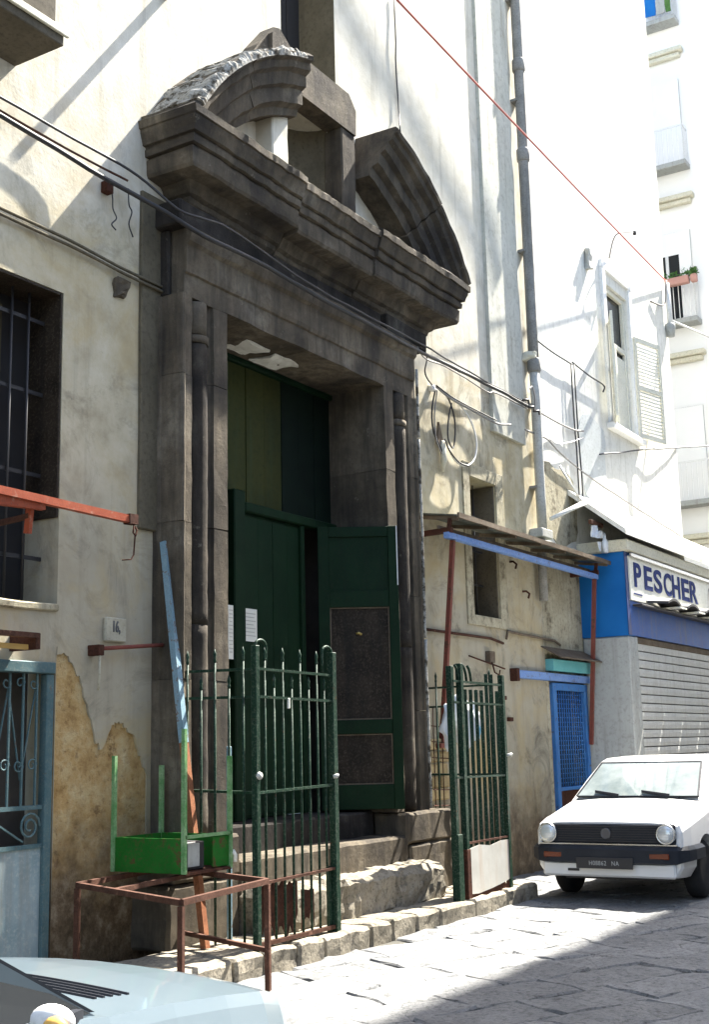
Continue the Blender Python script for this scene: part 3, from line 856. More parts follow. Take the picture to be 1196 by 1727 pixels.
# notices pinned up at the door
def notice(c0, c1, y, label, name='paper_notice'):
    x0, z1 = c0; x1, z0 = c1
    p = MB().box(x0, x1, y - 0.004, y, z0, z1)
    t = thing(name, label, 'notice', (x0, y, z0))
    p.build('sheet', M['paper'], t)
    ln = MB()
    k = 0
    z = z1 - 0.05
    while z > z0 + 0.04:
        wv = (0.75, 0.6, 0.8, 0.5)[k % 4] * (x1 - x0)
        mx_ = (x0 + x1) / 2
        ln.box(mx_ - wv / 2, mx_ + wv / 2, y - 0.0065, y - 0.0045, z, z + 0.008)
        z -= 0.035; k += 1
    ln.build('print', weathered('faint_print', (0.38, 0.37, 0.33), (0.5, 0.49, 0.44)), t)
a, c = at(408, 1025, 0.41), at(433, 1083, 0.41)
notice((a.x, a.z), (c.x, c.z), 0.41, 'white printed sheet pinned on the closed green door leaf')
a, c = at(381, 1020, 0.275), at(392, 1112, 0.275)
a, c = at(384, 1020, 0.345), at(393, 1112, 0.345)
notice((a.x, a.z), (c.x, c.z), 0.345, 'narrow strip of yellowed printed paper on the green door post')

# ------------------------------------------------------------------ steps
steps = thing('stone_steps', 'worn lava stone steps and kerb in front of the church doorway', 'steps', (9.7, -0.7, 0))
rs = random.Random(5)
x = 6.75
i = 0
while x < 12.5:
    L = rs.choice((0.36, 0.42, 0.55, 0.7))
    x1 = min(x + L, 12.55)
    MB().stone(x, x1 - 0.012, -1.10 + rs.uniform(-.015, .015), -0.36, -0.05, 0.155 + rs.uniform(-.012, .006), amp=0.018, bev=0.024, step=0.09, seed=i).build('kerb_stone', M['step'], steps)
    x = x1; i += 1
xs = [8.35, 9.35, 10.25, 11.22]
for i in range(3):
    b = MB().stone(xs[i], xs[i + 1] - 0.012, -0.72, -0.10, 0.10, 0.47, amp=0.034, bev=0.05, step=0.06, seed=i + 20)
    b.build('step_stone', M['step'], steps)
for i, (x0, x1) in enumerate(((8.35, 9.7), (9.71, 11.15))):
    MB().stone(x0, x1, -0.34, 0.25, 0.40, 0.72, amp=0.008, bev=0.025, step=0.15, seed=i + 30).build('step_stone', M['stone'], steps)
for i, (x0, x1) in enumerate(((8.35, 9.9), (9.91, 11.05))):
    MB().stone(x0, x1, 0.0, 0.62, 0.66, 0.955, amp=0.006, bev=0.02, step=0.15, seed=i + 40).build('step_stone', M['stone_soot'], steps)
for i, (x0, x1, z0, z1) in enumerate(((7.45, 8.33, 0.12, 0.60), (7.52, 8.33, 0.61, 0.93), (11.16, 12.14, 0.12, 0.62), (11.10, 12.06, 0.63, 0.93))):
    MB().stone(x0, x1, -0.36, 0.05, z0, z1, amp=0.014, bev=0.025, step=0.12, seed=i + 50).build('plinth_stone', M['stone'], portal)
#PART2
# ------------------------------------------------------------------ neighbouring white house
house = thing('white_house', 'whitewashed house with an open louvred shutter window above the fish shop', 'house', (19, 0.3, 0))
HX0, HX1, HH = 15.605, 22.30, 17.0
b = wall_grid(HX0, HX1, 4.32, HH, [(18.86, 19.98, 6.70, 9.06, 0.16)], depth=0.3)
b.build('upper_wall', M['white_wall'], house)
b = wall_grid(HX0, HX1, -0.05, 4.32, [(15.72, 16.98, 0.0, 2.40, 0.25)])
b.build('lower_wall', M['grey_wall'], house)
b = MB()
b.poly([(HX1, 0, -.05), (HX1, 12, -.05), (HX1, 12, HH), (HX1, 0, HH)])
b.poly([(HX0, 0, HH), (HX1, 0, HH), (HX1, 12, HH), (HX0, 12, HH)])
b.build('roof', M['white_wall'], house)
# grey patches that paint the shade on the lower left of the white wall
def patch(parent, pts, y0, seed, mat, th=0.012):
    b = MB().prism([(x, y0, z) for x, z in pts], (0, -th, 0))
    return b.build('shade_patch', mat, parent)
def ragged(x0, x1, z0, z1, seed, n=26, amp=0.16):
    r = random.Random(seed); out = []
    for k in range(n):
        a = 2 * math.pi * k / n
        sx, sz = math.cos(a), math.sin(a)
        q = 1 / max(abs(sx) ** 4 + abs(sz) ** 4, 1e-6) ** 0.25
        q *= 1 - amp * r.random()
        out.append(((x0 + x1) / 2 + sx * q * (x1 - x0) / 2, (z0 + z1) / 2 + sz * q * (z1 - z0) / 2))
    return out
patch(house, ragged(15.66, 17.1, 4.3, 5.5, 1), 0.003, 1, M['grey_wall'])
patch(house, ragged(17.3, 18.5, 5.05, 6.6, 2), 0.003, 2, weathered('cool_grey_shade', (0.52, 0.54, 0.52), (0.64, 0.66, 0.64), (0.42, 0.43, 0.4), 2.5, 0.9, 0.2))  # cool grey stands for wall in shade
# window with frame, glass and shutters
wn = MB().box(18.86, 19.98, 0.12, 0.17, 6.70, 9.06).build('window', M['pane'], house)
for q in ((18.70, 18.855, 6.55, 9.25), (19.985, 20.13, 6.55, 9.25), (18.70, 20.13, 9.252, 9.40)):
    MB().box(q[0], q[1], -0.05, 0.02, q[2], q[3], 0.01).build('window_surround', M['white_paint'], wn)
MB().box(18.62, 20.2, -0.12, 0.06, 6.50, 6.60, 0.01).build('sill', M['white_paint'], wn)
for q in ((18.87, 18.95, 6.7, 9.05), (19.89, 19.97, 6.7, 9.05), (18.951, 19.889, 8.05, 8.14), (18.951, 19.889, 8.97, 9.05), (19.38, 19.46, 6.7, 8.049)):
    MB().box(q[0], q[1], 0.05, 0.115, q[2], q[3], 0.006).build('window_frame', M['shutter_paint'], wn)
for q in ((18.952, 19.379), (19.461, 19.888)):
    MB().box(q[0], q[1], 0.065, 0.085, 6.71, 7.95, 0.004).build('inner_shutter', M['shutter_paint'], wn)
def shutter(hx, hy, ang_, wd, z0, z1, name='shutter'):
    """louvred leaf hinged at (hx, hy), opening along direction ang_"""
    u = Vector((math.cos(ang_), math.sin(ang_), 0)); n_ = Vector((-u.y, u.x, 0))
    def pt(a, t, z): return Vector((hx, hy, 0)) + u * a + n_ * t + Vector((0, 0, z))
    root = MB().bar(pt(0.03, 0, z0), pt(0.03, 0, z1), 0.06, 0.04, upv=n_).build(name, M['shutter_paint'], house)
    MB().bar(pt(wd - 0.03, 0, z0), pt(wd - 0.03, 0, z1), 0.06, 0.04, upv=n_).build('stile', M['shutter_paint'], root)
    for z in (z0 + 0.04, (z0 + z1) / 2, z1 - 0.04):
        MB().bar(pt(0.061, 0, z), pt(wd - 0.061, 0, z), 0.036, 0.08).build('rail', M['shutter_paint'], root)
    me = None
    z = z0 + 0.13
    while z < z1 - 0.1:
        if abs(z - (z0 + z1) / 2) > 0.07:
            if me is None:
                q = MB()
                a0, a1 = pt(0.06, 0.014, 0.02), pt(wd - 0.06, 0.014, 0.02)
                b0, b1 = pt(0.06, -0.014, -0.02), pt(wd - 0.06, -0.014, -0.02)
                q.prism([a0, a1, b1, b0], (0, 0, 0.008))
                me = q.mesh('slat', M['shutter_paint'])
            link('slat', me, root, (0, 0, z))
        z += 0.062
    return root
shutter(20.02, -0.07, R(-14), 0.80, 6.62, 8.40)
shutter(18.84, -0.07, R(-157), 0.52, 6.62, 8.35)

# ------------------------------------------------------------------ fish shop
shop = thing('fish_shop', 'fish shop with blue painted side, lettered sign and grey roller shutter, behind the white car', 'shop', (19, -0.4, 0))
SX0, SX1, SY = 17.02, 25.0, -0.70
MB().box(SX0, SX0 + 0.25, SY, -0.003, 3.05, 4.25).build('side_wall', M['blue'], shop)
MB().box(SX0, SX0 + 0.25, SY, -0.003, -0.05, 3.047, 0.02).build('side_wall', M['grey_paint'], shop)
MB().box(SX0 - 0.02, SX0 + 0.10, SY - 0.012, SY - 0.002, 3.06, 4.24).build('corner_trim', plain('deep_blue', (0.012, 0.035, 0.15), 0.5), shop)
MB().box(SX0 - 0.06, SX1, SY - 0.08, -0.004, 4.253, 4.42, 0.015).build('cornice', M['cream_paint'], shop)
b = MB()
b.prism([(16.75, 0.0, 5.12), (16.75, -0.84, 4.45), (16.75, -0.84, 4.53), (16.75, 0.0, 5.20)], (SX1 - 16.75, 0, 0))
b.build('sloping_roof', M['white_wall'], shop)
MB().box(SX0 + 0.25, SX1, -0.60, -0.004, -0.05, 4.25).build('front_wall', M['grey_paint'], shop)
# sign
sg = MB().box(SX0 + 0.11, 21.0, SY - 0.03, SY + 0.02, 3.56, 4.20, 0.006).build('sign_board', M['sign_white'], shop)
MB().box(21.01, SX1, SY - 0.03, SY + 0.02, 3.56, 4.20, 0.006).build('sign_board', M['sign_white'], shop)
MB().box(SX0 + 0.1, SX1, SY - 0.075, SY - 0.035, 4.185, 4.235, 0.006).build('sign_lamp', M['chrome'], shop)
def lettering(txt, x, y, z, size, mat, parent, name, offset=0.0, sx=1.0, spacing=1.0, rot=(math.pi / 2, 0, 0), extrude=0.004, align='LEFT'):
    cu = bpy.data.curves.new('tmp_text', 'FONT')
    cu.body = txt; cu.size = size; cu.offset = offset; cu.extrude = extrude; cu.space_character = spacing; cu.align_x = align
    o = bpy.data.objects.new('tmp_text', cu)
    COL.objects.link(o)
    bpy.context.view_layer.update()
    me = bpy.data.meshes.new_from_object(o.evaluated_get(bpy.context.evaluated_depsgraph_get()))
    bpy.data.objects.remove(o); bpy.data.curves.remove(cu)
    from mathutils import Euler
    me.transform(Matrix.Translation((x, y, z)) @ Euler(rot).to_matrix().to_4x4() @ Matrix.Diagonal((sx, 1, 1, 1)))
    me.materials.clear(); me.materials.append(mat)
    return link(name, me, parent)
LX = {'P': 1071, 'E': 1088, 'S': 1104, 'C': 1120.5, 'H': 1134.5, 'e': 1150, 'R': 1163.5}
LX2 = {'P': 1083, 'E': 1101, 'S': 1117, 'C': 1133, 'H': 1147, 'e': 1162, 'R': 1176}
for ch, px in LX.items():
    x0 = at(px, 990, Y=SY - 0.03).x
    x1 = at(LX2[ch], 990, Y=SY - 0.03).x
    o = lettering(ch.upper(), 0, 0, 0, 0.50, M['sign_blue'], sg, 'letter', 0.012)
    bx = [v.co.x for v in o.data.vertices]; bz = [v.co.z for v in o.data.vertices]
    lo, hi, zl_, zh_ = min(bx), max(bx), min(bz), max(bz)
    for v in o.data.vertices:
        v.co.x = x0 + (v.co.x - lo) / (hi - lo) * (x1 - x0)
        v.co.z = 3.765 + (v.co.z - zl_) / (zh_ - zl_) * 0.355
        v.co.y += SY - 0.036
lettering('IA', 21.08, SY - 0.036, 3.735, 0.50, M['sign_blue'], sg, 'letter', 0.018, sx=1.1, spacing=1.15)
MB().box(17.25, 17.62, SY - 0.035, SY - 0.031, 3.655, 3.675).build('print_line', M['sign_blue'], sg)
# fascia under the sign and folded awning hanging there
MB().box(SX0 + 0.102, SX1, SY - 0.01, SY + 0.02, 3.06, 3.55).build('fascia', M['fascia_blue'], shop)
aw = thing('folded_awning', 'black folded awning rolled up under the fish shop sign', 'awning', (19, SY - 0.1, 3.55))
for i in range(6):
    x0 = 17.75 + i * 0.95
    ring = []
    for k in range(8):
        t = k / 7
        ring.append((x0 + 0.72 * t, 3.60 + 0.085 * math.sin(math.pi * t) - 0.05 * t))
    b = MB()
    b.loft([[(x, SY - 0.04, z) for x, z in ring] + [(x, SY - 0.04, z - 0.035) for x, z in ring[::-1]],
            [(x + 0.1, SY - 0.34, z - 0.02) for x, z in ring] + [(x + 0.1, SY - 0.34, z - 0.055) for x, z in ring[::-1]]])
    b.build('awning_fold', M['black_sheet'], aw)
    MB().box(x0 + 0.60, x0 + 0.93, SY - 0.36, SY - 0.05, 3.515, 3.54).build('awning_slat', M['sign_white'], aw)
MB().box(17.2, 24.5, SY - 0.16, SY - 0.02, 3.475, 3.505, 0.005).build('awning_bar', M['black_sheet'], aw)
# roller shutter
MB().box(SX0 + 0.25, SX0 + 0.36, SY + 0.0, SY + 0.09, -0.02, 3.05, 0.01).build('shutter_guide', M['grey_paint'], shop)
MB().box(SX0 + 0.37, 24.5, SY + 0.02, SY + 0.09, 2.96, 3.055, 0.01).build('shutter_hood', M['edge_rust'], shop)
q = MB()
q.loft([[(x, SY + 0.06, 0.0), (x, SY + 0.038, 0.006), (x, SY + 0.033, 0.06), (x, SY + 0.038, 0.108), (x, SY + 0.06, 0.114)] for x in (SX0 + 0.37, 24.5)])
slat = q.mesh('shutter_slat', M['grey_metal'])
for k in range(24):
    link('shutter_slat', slat, shop, (0, 0, 0.02 + k * 0.1235))
b = MB().box(SX0 + 0.37, 24.5, SY + 0.062, SY + 0.066, 0, 3.0).build('shutter_shadow_gap', M['dim'], shop)
b.name = 'shutter_backing'

# things hung up at the corner beside the shop sign
t = thing('hanging_rags', 'white rag and bottle hanging from a rusty rod at the shop corner', 'rags', (16.9, -0.35, 4.4))
MB().box(16.55, 17.02, -0.42, -0.37, 4.62, 4.68, 0.006).build('rod', M['rust'], t)
for i, (x, y, z, ww, hh) in enumerate(((16.62, -0.42, 4.52, 0.16, 0.17), (16.78, -0.44, 4.50, 0.22, 0.09), (16.70, -0.46, 4.30, 0.10, 0.14))):
    b = MB().stone(x, x + ww, y, y + 0.02, z - hh / 2, z + hh / 2, amp=0.035, bev=0, step=0.04, seed=i)
    b.build('rag', M['plastic_white'], t)
b = MB().lathe((16.93, -0.46, 4.36), [(0.0, -0.13), (0.045, -0.12), (0.05, 0.03), (0.02, 0.09), (0.018, 0.13), (0, 0.131)], 'z', 12)
b.build('bottle', M['plastic_white'], t)

# ------------------------------------------------------------------ building closing the street
far = thing('apartment_block', 'tall cream apartment block closing the end of the street, with small balconies', 'apartment block', (27, 0, 0))
BX, BH = 27.0, 24.0
b = MB().box(BX, BX + 10, 0.30, 14.0, -0.05, BH)
b.build('wall', M['cream_wall'], far)
def far_balcony(z, extra=None):
    s_ = MB().box(BX - 0.38, BX - 0.002, 0.60, 1.95, z, z + 0.12, 0.01).build('balcony', M['grey_paint'], far)
    MB().box(BX - 0.36, BX - 0.34, 0.62, 1.93, z + 0.96, z + 1.0).build('railing', M['white_paint'], s_)  # white rail paints the washed-out glare, like the bars below
    r_ = MB()
    for k in range(12):
        y = 0.63 + k * 0.117
        r_.box(BX - 0.357, BX - 0.343, y, y + 0.014, z + 0.121, z + 0.96)
    for k in range(3):
        x = BX - 0.24 + k * 0.117
        r_.box(x, x + 0.014, 0.625, 0.639, z + 0.121, z + 0.96)
    r_.box(BX - 0.34, BX - 0.003, 0.62, 0.64, z + 0.96, z + 1.0)
    r_.build('railing_bars', M['white_paint'], s_)  # white bars paint the washed-out glare on the far block
    d_ = MB().box(BX - 0.03, BX - 0.002, 0.72, 1.85, z + 0.122, z + 2.3).build('window', M['pane'], far)
    for y in (0.72, 1.25, 1.78):
        MB().box(BX - 0.05, BX - 0.031, y, y + 0.07, z + 0.122, z + 2.3).build('window_frame', M['white_paint'], d_)
    lo = 0.95 if z == 10.75 else 0.14
    MB().box(BX - 0.060, BX - 0.052, 0.72, 1.85 if z != 10.75 else 1.0, z + 0.13, z + 2.29).build('glare_blind', M['cream_wall'], d_)  # closed blinds added to whiten the windows like glare
    MB().box(BX - 0.052, BX - 0.051, 0.72, 1.85, z + 1.75, z + 2.29).build('glare_blind', M['cream_wall'], d_)
    MB().box(BX - 0.20, BX - 0.003, 0.55, 2.05, z - 0.72, z - 0.60, 0.02).build('moulding', M['cream_paint'], far)
    MB().box(BX - 0.14, BX - 0.003, 0.62, 1.98, z - 0.84, z - 0.725, 0.02).build('moulding', M['cream_paint'], far)
    return s_
for z in (6.60, 10.75, 14.50, 18.15):
    far_balcony(z)
t = thing('flower_pots', 'red flower troughs and green plants on the balcony of the cream block', 'flower pots', (BX - 0.3, 1, 11.7))
fl = random.Random(2)
for y0, y1 in ((0.70, 1.28), (0.52, 0.66)):
    MB().box(BX - 0.52, BX - 0.37, y0, y1, 11.62, 11.80, 0.02).build('trough', M['terracotta'], t)
    b = MB()
    for k in range(70):
        p = Vector((BX - 0.445 + fl.uniform(-.1, .1), fl.uniform(y0, y1), 11.80 + fl.uniform(0, .16)))
        d1, d2 = Vector((fl.uniform(-1, 1), fl.uniform(-1, 1), fl.uniform(-1, 1))) * 0.045, Vector((fl.uniform(-1, 1), fl.uniform(-1, 1), fl.uniform(-1, 1))) * 0.045
        b.poly([p - d1, p + d2, p + d1, p - d2])
    b.build('leaves', M['leaf'], t)
t = thing('blue_laundry', 'blue and cream laundry hanging on the topmost balcony of the cream block', 'laundry', (BX - 0.4, 1, 18.3))
for k, (y0, y1, mt) in enumerate(((1.02, 1.35, M['blue']), (0.80, 1.0, M['grey_paint']), (0.66, 0.79, M['leaf']))):
    b = MB().stone(BX - 0.40, BX - 0.385, y0, y1, 18.35, 19.2, amp=0.02, bev=0, step=0.12, seed=k)
    b.build('cloth', mt, t)

# houses on the camera's side of the street
op = thing('corner_tenement', 'tall plain tenement on the opposite side of the street', 'tenement', (30, -12, 0))
MB().box(20.4, 44.0, -18.0, -6.0, -0.05, 22.7).build('wall', M['cream_wall'], op)
for i in range(6):
    for j in range(5):
        MB().box(21.6 + i * 3.6, 22.8 + i * 3.6, -6.0, -5.985, 1.2 + j * 4, 3.4 + j * 4).build('window', M['pane'], op)
op = thing('low_workshop', 'low rendered workshop building behind the parked cars', 'workshop', (4, -14, 0))
MB().box(-14.0, 20.3, -22.0, -10.5, -0.05, 9.5).build('wall', M['cream_wall'], op)
for i in range(8):
    MB().box(-12 + i * 3.9, -9.8 + i * 3.9, -10.5, -10.485, 0.0, 2.8).build('doorway', M['pane'], op)

# ------------------------------------------------------------------ rain pipe and canopy
dp = thing('drain_pipe', 'tall grey cement drain pipe running down the wall beside the white house', 'pipe', (15.45, -0.12, 4.3))
PX, PY = 15.47, -0.12
MB().tube(resample([(PX, PY, 6.75), (PX, PY, 17.0)], 0.5), 0.075, 14).build('upper_pipe', M['pipe'], dp)
MB().tube(resample([(PX, PY, 4.40), (PX, PY, 6.74)], 0.4), 0.068, 14).build('lower_pipe', M['pipe_pale'], dp)
for z in (6.72, 9.85, 11.25, 13.6):
    MB().lathe((PX, PY, z), [(0.0, -0.1), (0.08, -0.1), (0.095, -0.07), (0.095, 0.08), (0.083, 0.1), (0, 0.1)], 'z', 14).build('pipe_collar', M['pipe'], dp)
for z in (5.0, 6.15, 8.4, 10.7, 12.3):
    MB().box(PX - 0.09, PX + 0.09, PY + 0.01, 0.0, z - 0.02, z + 0.02, 0.004).build('pipe_bracket', M['pipe'], dp)
MB().box(PX - 0.16, PX + 0.20, PY - 0.07, 0.0, 4.30, 4.42, 0.01).build('pipe_base', M['pipe_pale'], dp)
MB().tube([(PX - 0.02, PY + 0.02, 3.45), (PX - 0.02, PY + 0.02, 4.29)], 0.06, 12).build('pipe_stub', M['pipe'], dp)
b = MB().stone(PX - 0.1, PX + 0.12, PY - 0.06, 0, 6.78, 6.92, amp=0.04, step=0.05, seed=3)
b.build('mortar_lump', M['cream_paint'], dp)

cn = thing('street_canopy', 'rusty sheet canopy with pale blue beam and red struts over the narrow window', 'canopy', (14.5, -0.25, 4))
CX0, CX1, CY = 12.16, 16.94, -0.50
for k in range(7):
    x0 = CX0 + k * (CX1 - CX0) / 7
    x1 = x0 + (CX1 - CX0) / 7 - 0.012
    b = MB()
    b.prism([(x0, 0.0, 4.16), (x0, CY, 4.085 + 0.006 * (k % 2)), (x0, CY, 4.10 + 0.006 * (k % 2)), (x0, 0.0, 4.175)], (x1 - x0, 0, 0))
    b.build('canopy_sheet', M['canopy'], cn)
b = MB().stone(CX0, CX1, CY - 0.03, CY - 0.003, 4.06, 4.115, amp=0.008, bev=0, step=0.1, seed=1)
b.build('canopy_edge', M['edge_rust'], cn)
for x in [CX0 + 0.05 + i * 0.78 for i in range(7)]:
    MB().bar((x, 0, 4.13), (x, CY + 0.01, 4.06), 0.04, 0.04).build('batten', M['edge_rust'], cn)
MB().box(12.15, 16.75, -0.40, -0.33, 3.845, 3.915, 0.006).build('beam', M['beam_blue'], cn)
MB().box(12.15, 16.75, -0.28, -0.25, 3.96, 4.0, 0.004).build('beam', M['edge_rust'], cn)
for x in (12.2, 16.7):
    MB().bar((x, 0.0, 3.93), (x, -0.42, 3.94), 0.05, 0.06).build('bracket', M['dark_rust'], cn)
    MB().bar((x, -0.37, 3.92), (x, -0.40, 4.07), 0.04).build('bracket', M['dark_rust'], cn)
MB().bar((12.30, -0.37, 3.84), (12.52, -0.03, 1.62), 0.05).build('strut', M['red_iron'], cn)
MB().bar((16.66, -0.37, 3.84), (16.96, -0.07, 1.55), 0.05).build('strut', M['red_iron'], cn)
MB().box(12.36, 12.60, -0.10, 0, 1.56, 1.61).build('foot_plate', M['red_iron'], cn)

# blue barred gate in the grimy wall, with its lintel and little hood
bg_ = thing('blue_gate', 'blue metal gate with mesh panel under a blue lintel, left of the fish shop', 'gate', (16.35, 0, 0))
MB().box(14.55, 17.0, -0.09, 0.0, 2.40, 2.50, 0.006).build('lintel', M['beam_blue'], bg_)
MB().box(14.47, 14.56, -0.10, 0.0, 2.36, 2.52, 0.006).build('lintel_end', M['dark_rust'], bg_)
for q in ((15.73, 15.84, 0.02, 2.38), (16.87, 16.97, 0.02, 2.38)):
    MB().box(q[0], q[1], -0.05, 0.03, q[2], q[3], 0.006).build('frame_post', M['blue2'], bg_)
MB().box(15.841, 16.869, -0.05, 0.03, 2.28, 2.38, 0.006).build('frame_rail', M['blue2'], bg_)
MB().box(15.841, 16.869, -0.04, 0.02, 0.95, 1.0, 0.006).build('frame_rail', M['blue2'], bg_)
MB().box(15.841, 16.869, 0.0, 0.015, 0.05, 0.948).build('kick_panel', M['dark_rust'], bg_)
br = MB().tube([(0, -0.02, 1.0), (0, -0.02, 2.28)], 0.009, 6).mesh('gate_bar', M['blue2'])
for k in range(12):
    link('gate_bar', br, bg_, (15.90 + k * 0.0825, 0, 0))
br = MB().bar((15.845, -0.008, 0), (16.865, -0.008, 0), 0.008, 0.012).mesh('gate_wire', M['blue2'])
for k in range(20):
    link('gate_wire', br, bg_, (0, 0, 1.05 + k * 0.062))
MB().box(15.72, 16.98, 0.22, 0.25, 0, 2.4).build('backing', M['dark'], bg_)
hd = thing('turquoise_hood', 'small turquoise tin hood on the wall over the blue gate', 'hood', (16.3, -0.1, 2.6))
MB().prism([(15.5, 0, 2.86), (15.5, -0.28, 2.70), (15.5, -0.28, 2.685), (15.5, 0, 2.845)], (1.7, 0, 0)).build('tin_sheet', M['edge_rust'], hd)
MB().box(15.62, 17.0, -0.12, 0.0, 2.535, 2.69, 0.006).build('box_front', M['turquoise'], hd)

# old pipes and iron bits fixed along the lower wall
def wallpipe(name, pts, r, mat, label, cat='pipe', grp=None):
    t_ = MB().tube(pts, r, 7).build(name, mat)
    return tag(t_, label, cat, grp)
wallpipe('gas_pipe', [(12.2, -0.03, 2.86), (13.9, -0.03, 2.86), (14.25, -0.03, 2.82)], 0.017, M['rust'], 'thin rusty pipe running along the wall below the narrow window')
wallpipe('gas_pipe', [(14.35, -0.03, 2.88), (14.40, -0.03, 2.98), (15.9, -0.03, 2.95), (16.1, -0.03, 2.90)], 0.017, M['edge_rust'], 'thin brown pipe along the wall between narrow window and turquoise hood')
t = wallpipe('iron_hook', [(13.3, -0.02, 2.62), (13.5, -0.06, 2.58), (14.2, -0.06, 2.50)], 0.010, M['dark_rust'], 'short rusty rod and iron hook on the wall above the right railing', 'hook')
MB().box(13.78, 13.92, -0.07, 0.0, 2.56, 2.70, 0.006).build('hook_plate', M['edge_rust'], t)
MB().tube([(13.82, -0.07, 2.56), (13.82, -0.10, 2.44), (13.90, -0.12, 2.41), (13.95, -0.11, 2.47)], 0.010, 6).build('hook_end', M['dark_rust'], t)
for i, (x, z) in enumerate(((14.15, 2.12), (14.32, 1.86))):
    tag(MB().box(x, x + 0.10, -0.05, 0, z, z + 0.05, 0.006).build('wall_peg', M['dark_rust']), 'short dark iron peg in the wall right of the railing, ' + ('upper of two' if i == 0 else 'lower of two'), 'peg', 'iron pegs in the lower wall')
#PART3
# ------------------------------------------------------------------ iron railing round the steps
def railing(name, label, loc):
    return thing(name, label, 'railing', loc, 'iron railings beside the church steps')
GY = -1.0
RAILS = (2.195, 1.985, 1.275, 0.62)
def spear(h, flat=False):
    """one bar with a leaf-shaped tip, foot at z=0.17"""
    b = MB()
    r = 0.0105
    b.tube([(0, 0, 0.17), (0, 0, h - 0.11)], r, 7)
    b.tube([(0, 0, h - 0.11), (0, 0, h - 0.095), (0, 0, h - 0.075), (0, 0, h - 0.045), (0, 0, h)], [r * 0.9, 0.014, 0.009, 0.015, 0.002], 7)
    return b.mesh('railing_bar', M['gate_green'])
TALL, SHORT = spear(2.37), spear(2.165)
fb = MB().box(-0.006, 0.006, -0.018, 0.018, 0.56, 2.30, 0.003).mesh('railing_bar', M['gate_green'])
fb2 = MB().box(-0.006, 0.006, -0.018, 0.018, 0.56, 2.13, 0.003).mesh('railing_bar', M['gate_green'])
def post(x, y, parent, h=2.37, wd=0.048, curl=1, scroll=True):
    p = MB().box(x - wd / 2, x + wd / 2, y - wd / 2, y + wd / 2, 0.14, h, 0.004).build('post', M['gate_green'], parent)
    if scroll:
        pts = [(x + curl * (0.07 - 0.07 * math.cos(a)), y, h - 0.005 + 0.05 * math.sin(a)) for a in [math.pi * k / 10 for k in range(11)]]
        pts += [(x + curl * 0.14, y, h - 0.09), (x + curl * 0.14, y, h - 0.17)]
        MB().tube(pts, 0.012, 7).build('scroll', M['gate_green'], p)
    return p
def rail(p0, p1, parent, r=0.012, mat=None):
    MB().bar(p0, p1, 0.04, 0.020).build('rail', mat or M['gate_green'], parent)

gl = railing('iron_railing', 'dark green spear topped railing on the left of the steps, behind the leaning blue pole', (8.2, GY, 0.15))
post(7.68, GY, gl, 2.37, 0.05, 1)
post(8.75, GY, gl, 2.37, 0.06, -1)
for z in RAILS:
    rail((7.70, GY, z), (8.72, GY, z + (0.02 if z < 1.5 else -0.015)), gl, mat=M['rust'] if z < 1 else None)
    if z > 1: rail((7.72, GY + 0.02, z), (7.79, -0.02, z + 0.02), gl)
for k, x in enumerate((7.80, 7.92, 8.04, 8.16, 8.28, 8.40, 8.52, 8.63)):
    link('railing_bar', TALL if k % 2 == 0 else SHORT, gl, (x, GY, 0))
for k, y in enumerate((-0.87, -0.73, -0.59, -0.45, -0.31)):
    link('railing_bar', TALL if k % 2 == 0 else SHORT, gl, (7.70 + 0.005 * k, y, 0))
post(8.70, GY + 0.03, gl, 0.66, 0.035, scroll=False)
# torn rusty sheet metal round the foot
def torn(x0, x1, z0, z1, y, seed, low=True, mat='dark_rust'):
    r = random.Random(seed)
    n = int((x1 - x0) / 0.035)
    pts = [(x0, z1), ]
    top = [(x0 + (x1 - x0) * i / n, z1 - r.uniform(0, 0.05)) for i in range(n + 1)]
    bot = [(x0 + (x1 - x0) * i / n, z0 + (r.uniform(0, 0.22) if low else r.uniform(0, .03)) * (0.4 + 0.6 * abs(math.sin(i * 0.55 + seed)))) for i in range(n + 1)]
    b = MB()
    b.prism([(x, y, z) for x, z in top] + [(x, y, z) for x, z in bot[::-1]], (0, 0.004, 0))
    return b, M[mat]
b, mt = torn(7.75, 8.25, 0.16, 0.62, GY + 0.03, 3)
b.build('rusty_sheet', mt, gl, label='torn rusty kick plate')
b, mt = torn(8.3, 8.48, 0.2, 0.55, GY + 0.03, 5)
b.build('rusty_sheet', mt, gl, label='torn rusty kick plate')
MB().bar((7.68, GY, 0.19), (8.75, GY, 0.19), 0.03, 0.03).build('foot_rail', M['rust'], gl)
MB().lathe((7.68, GY - 0.03, 1.40), [(0, -0.02), (0.025, -0.015), (0.03, 0.0), (0.02, 0.03), (0, 0.03)], 'y', 10).build('lock_boss', M['grey_metal'], gl)
MB().tube([(8.70, GY - 0.03, 1.36), (8.72, GY - 0.06, 1.37), (8.74, GY - 0.03, 1.36)], 0.016, 7).build('lock_boss', M['grey_metal'], gl)
MB().box(8.08, 8.10, GY - 0.03, GY - 0.01, 1.90, 1.98, 0.004).build('tied_rag', M['paper'], gl)

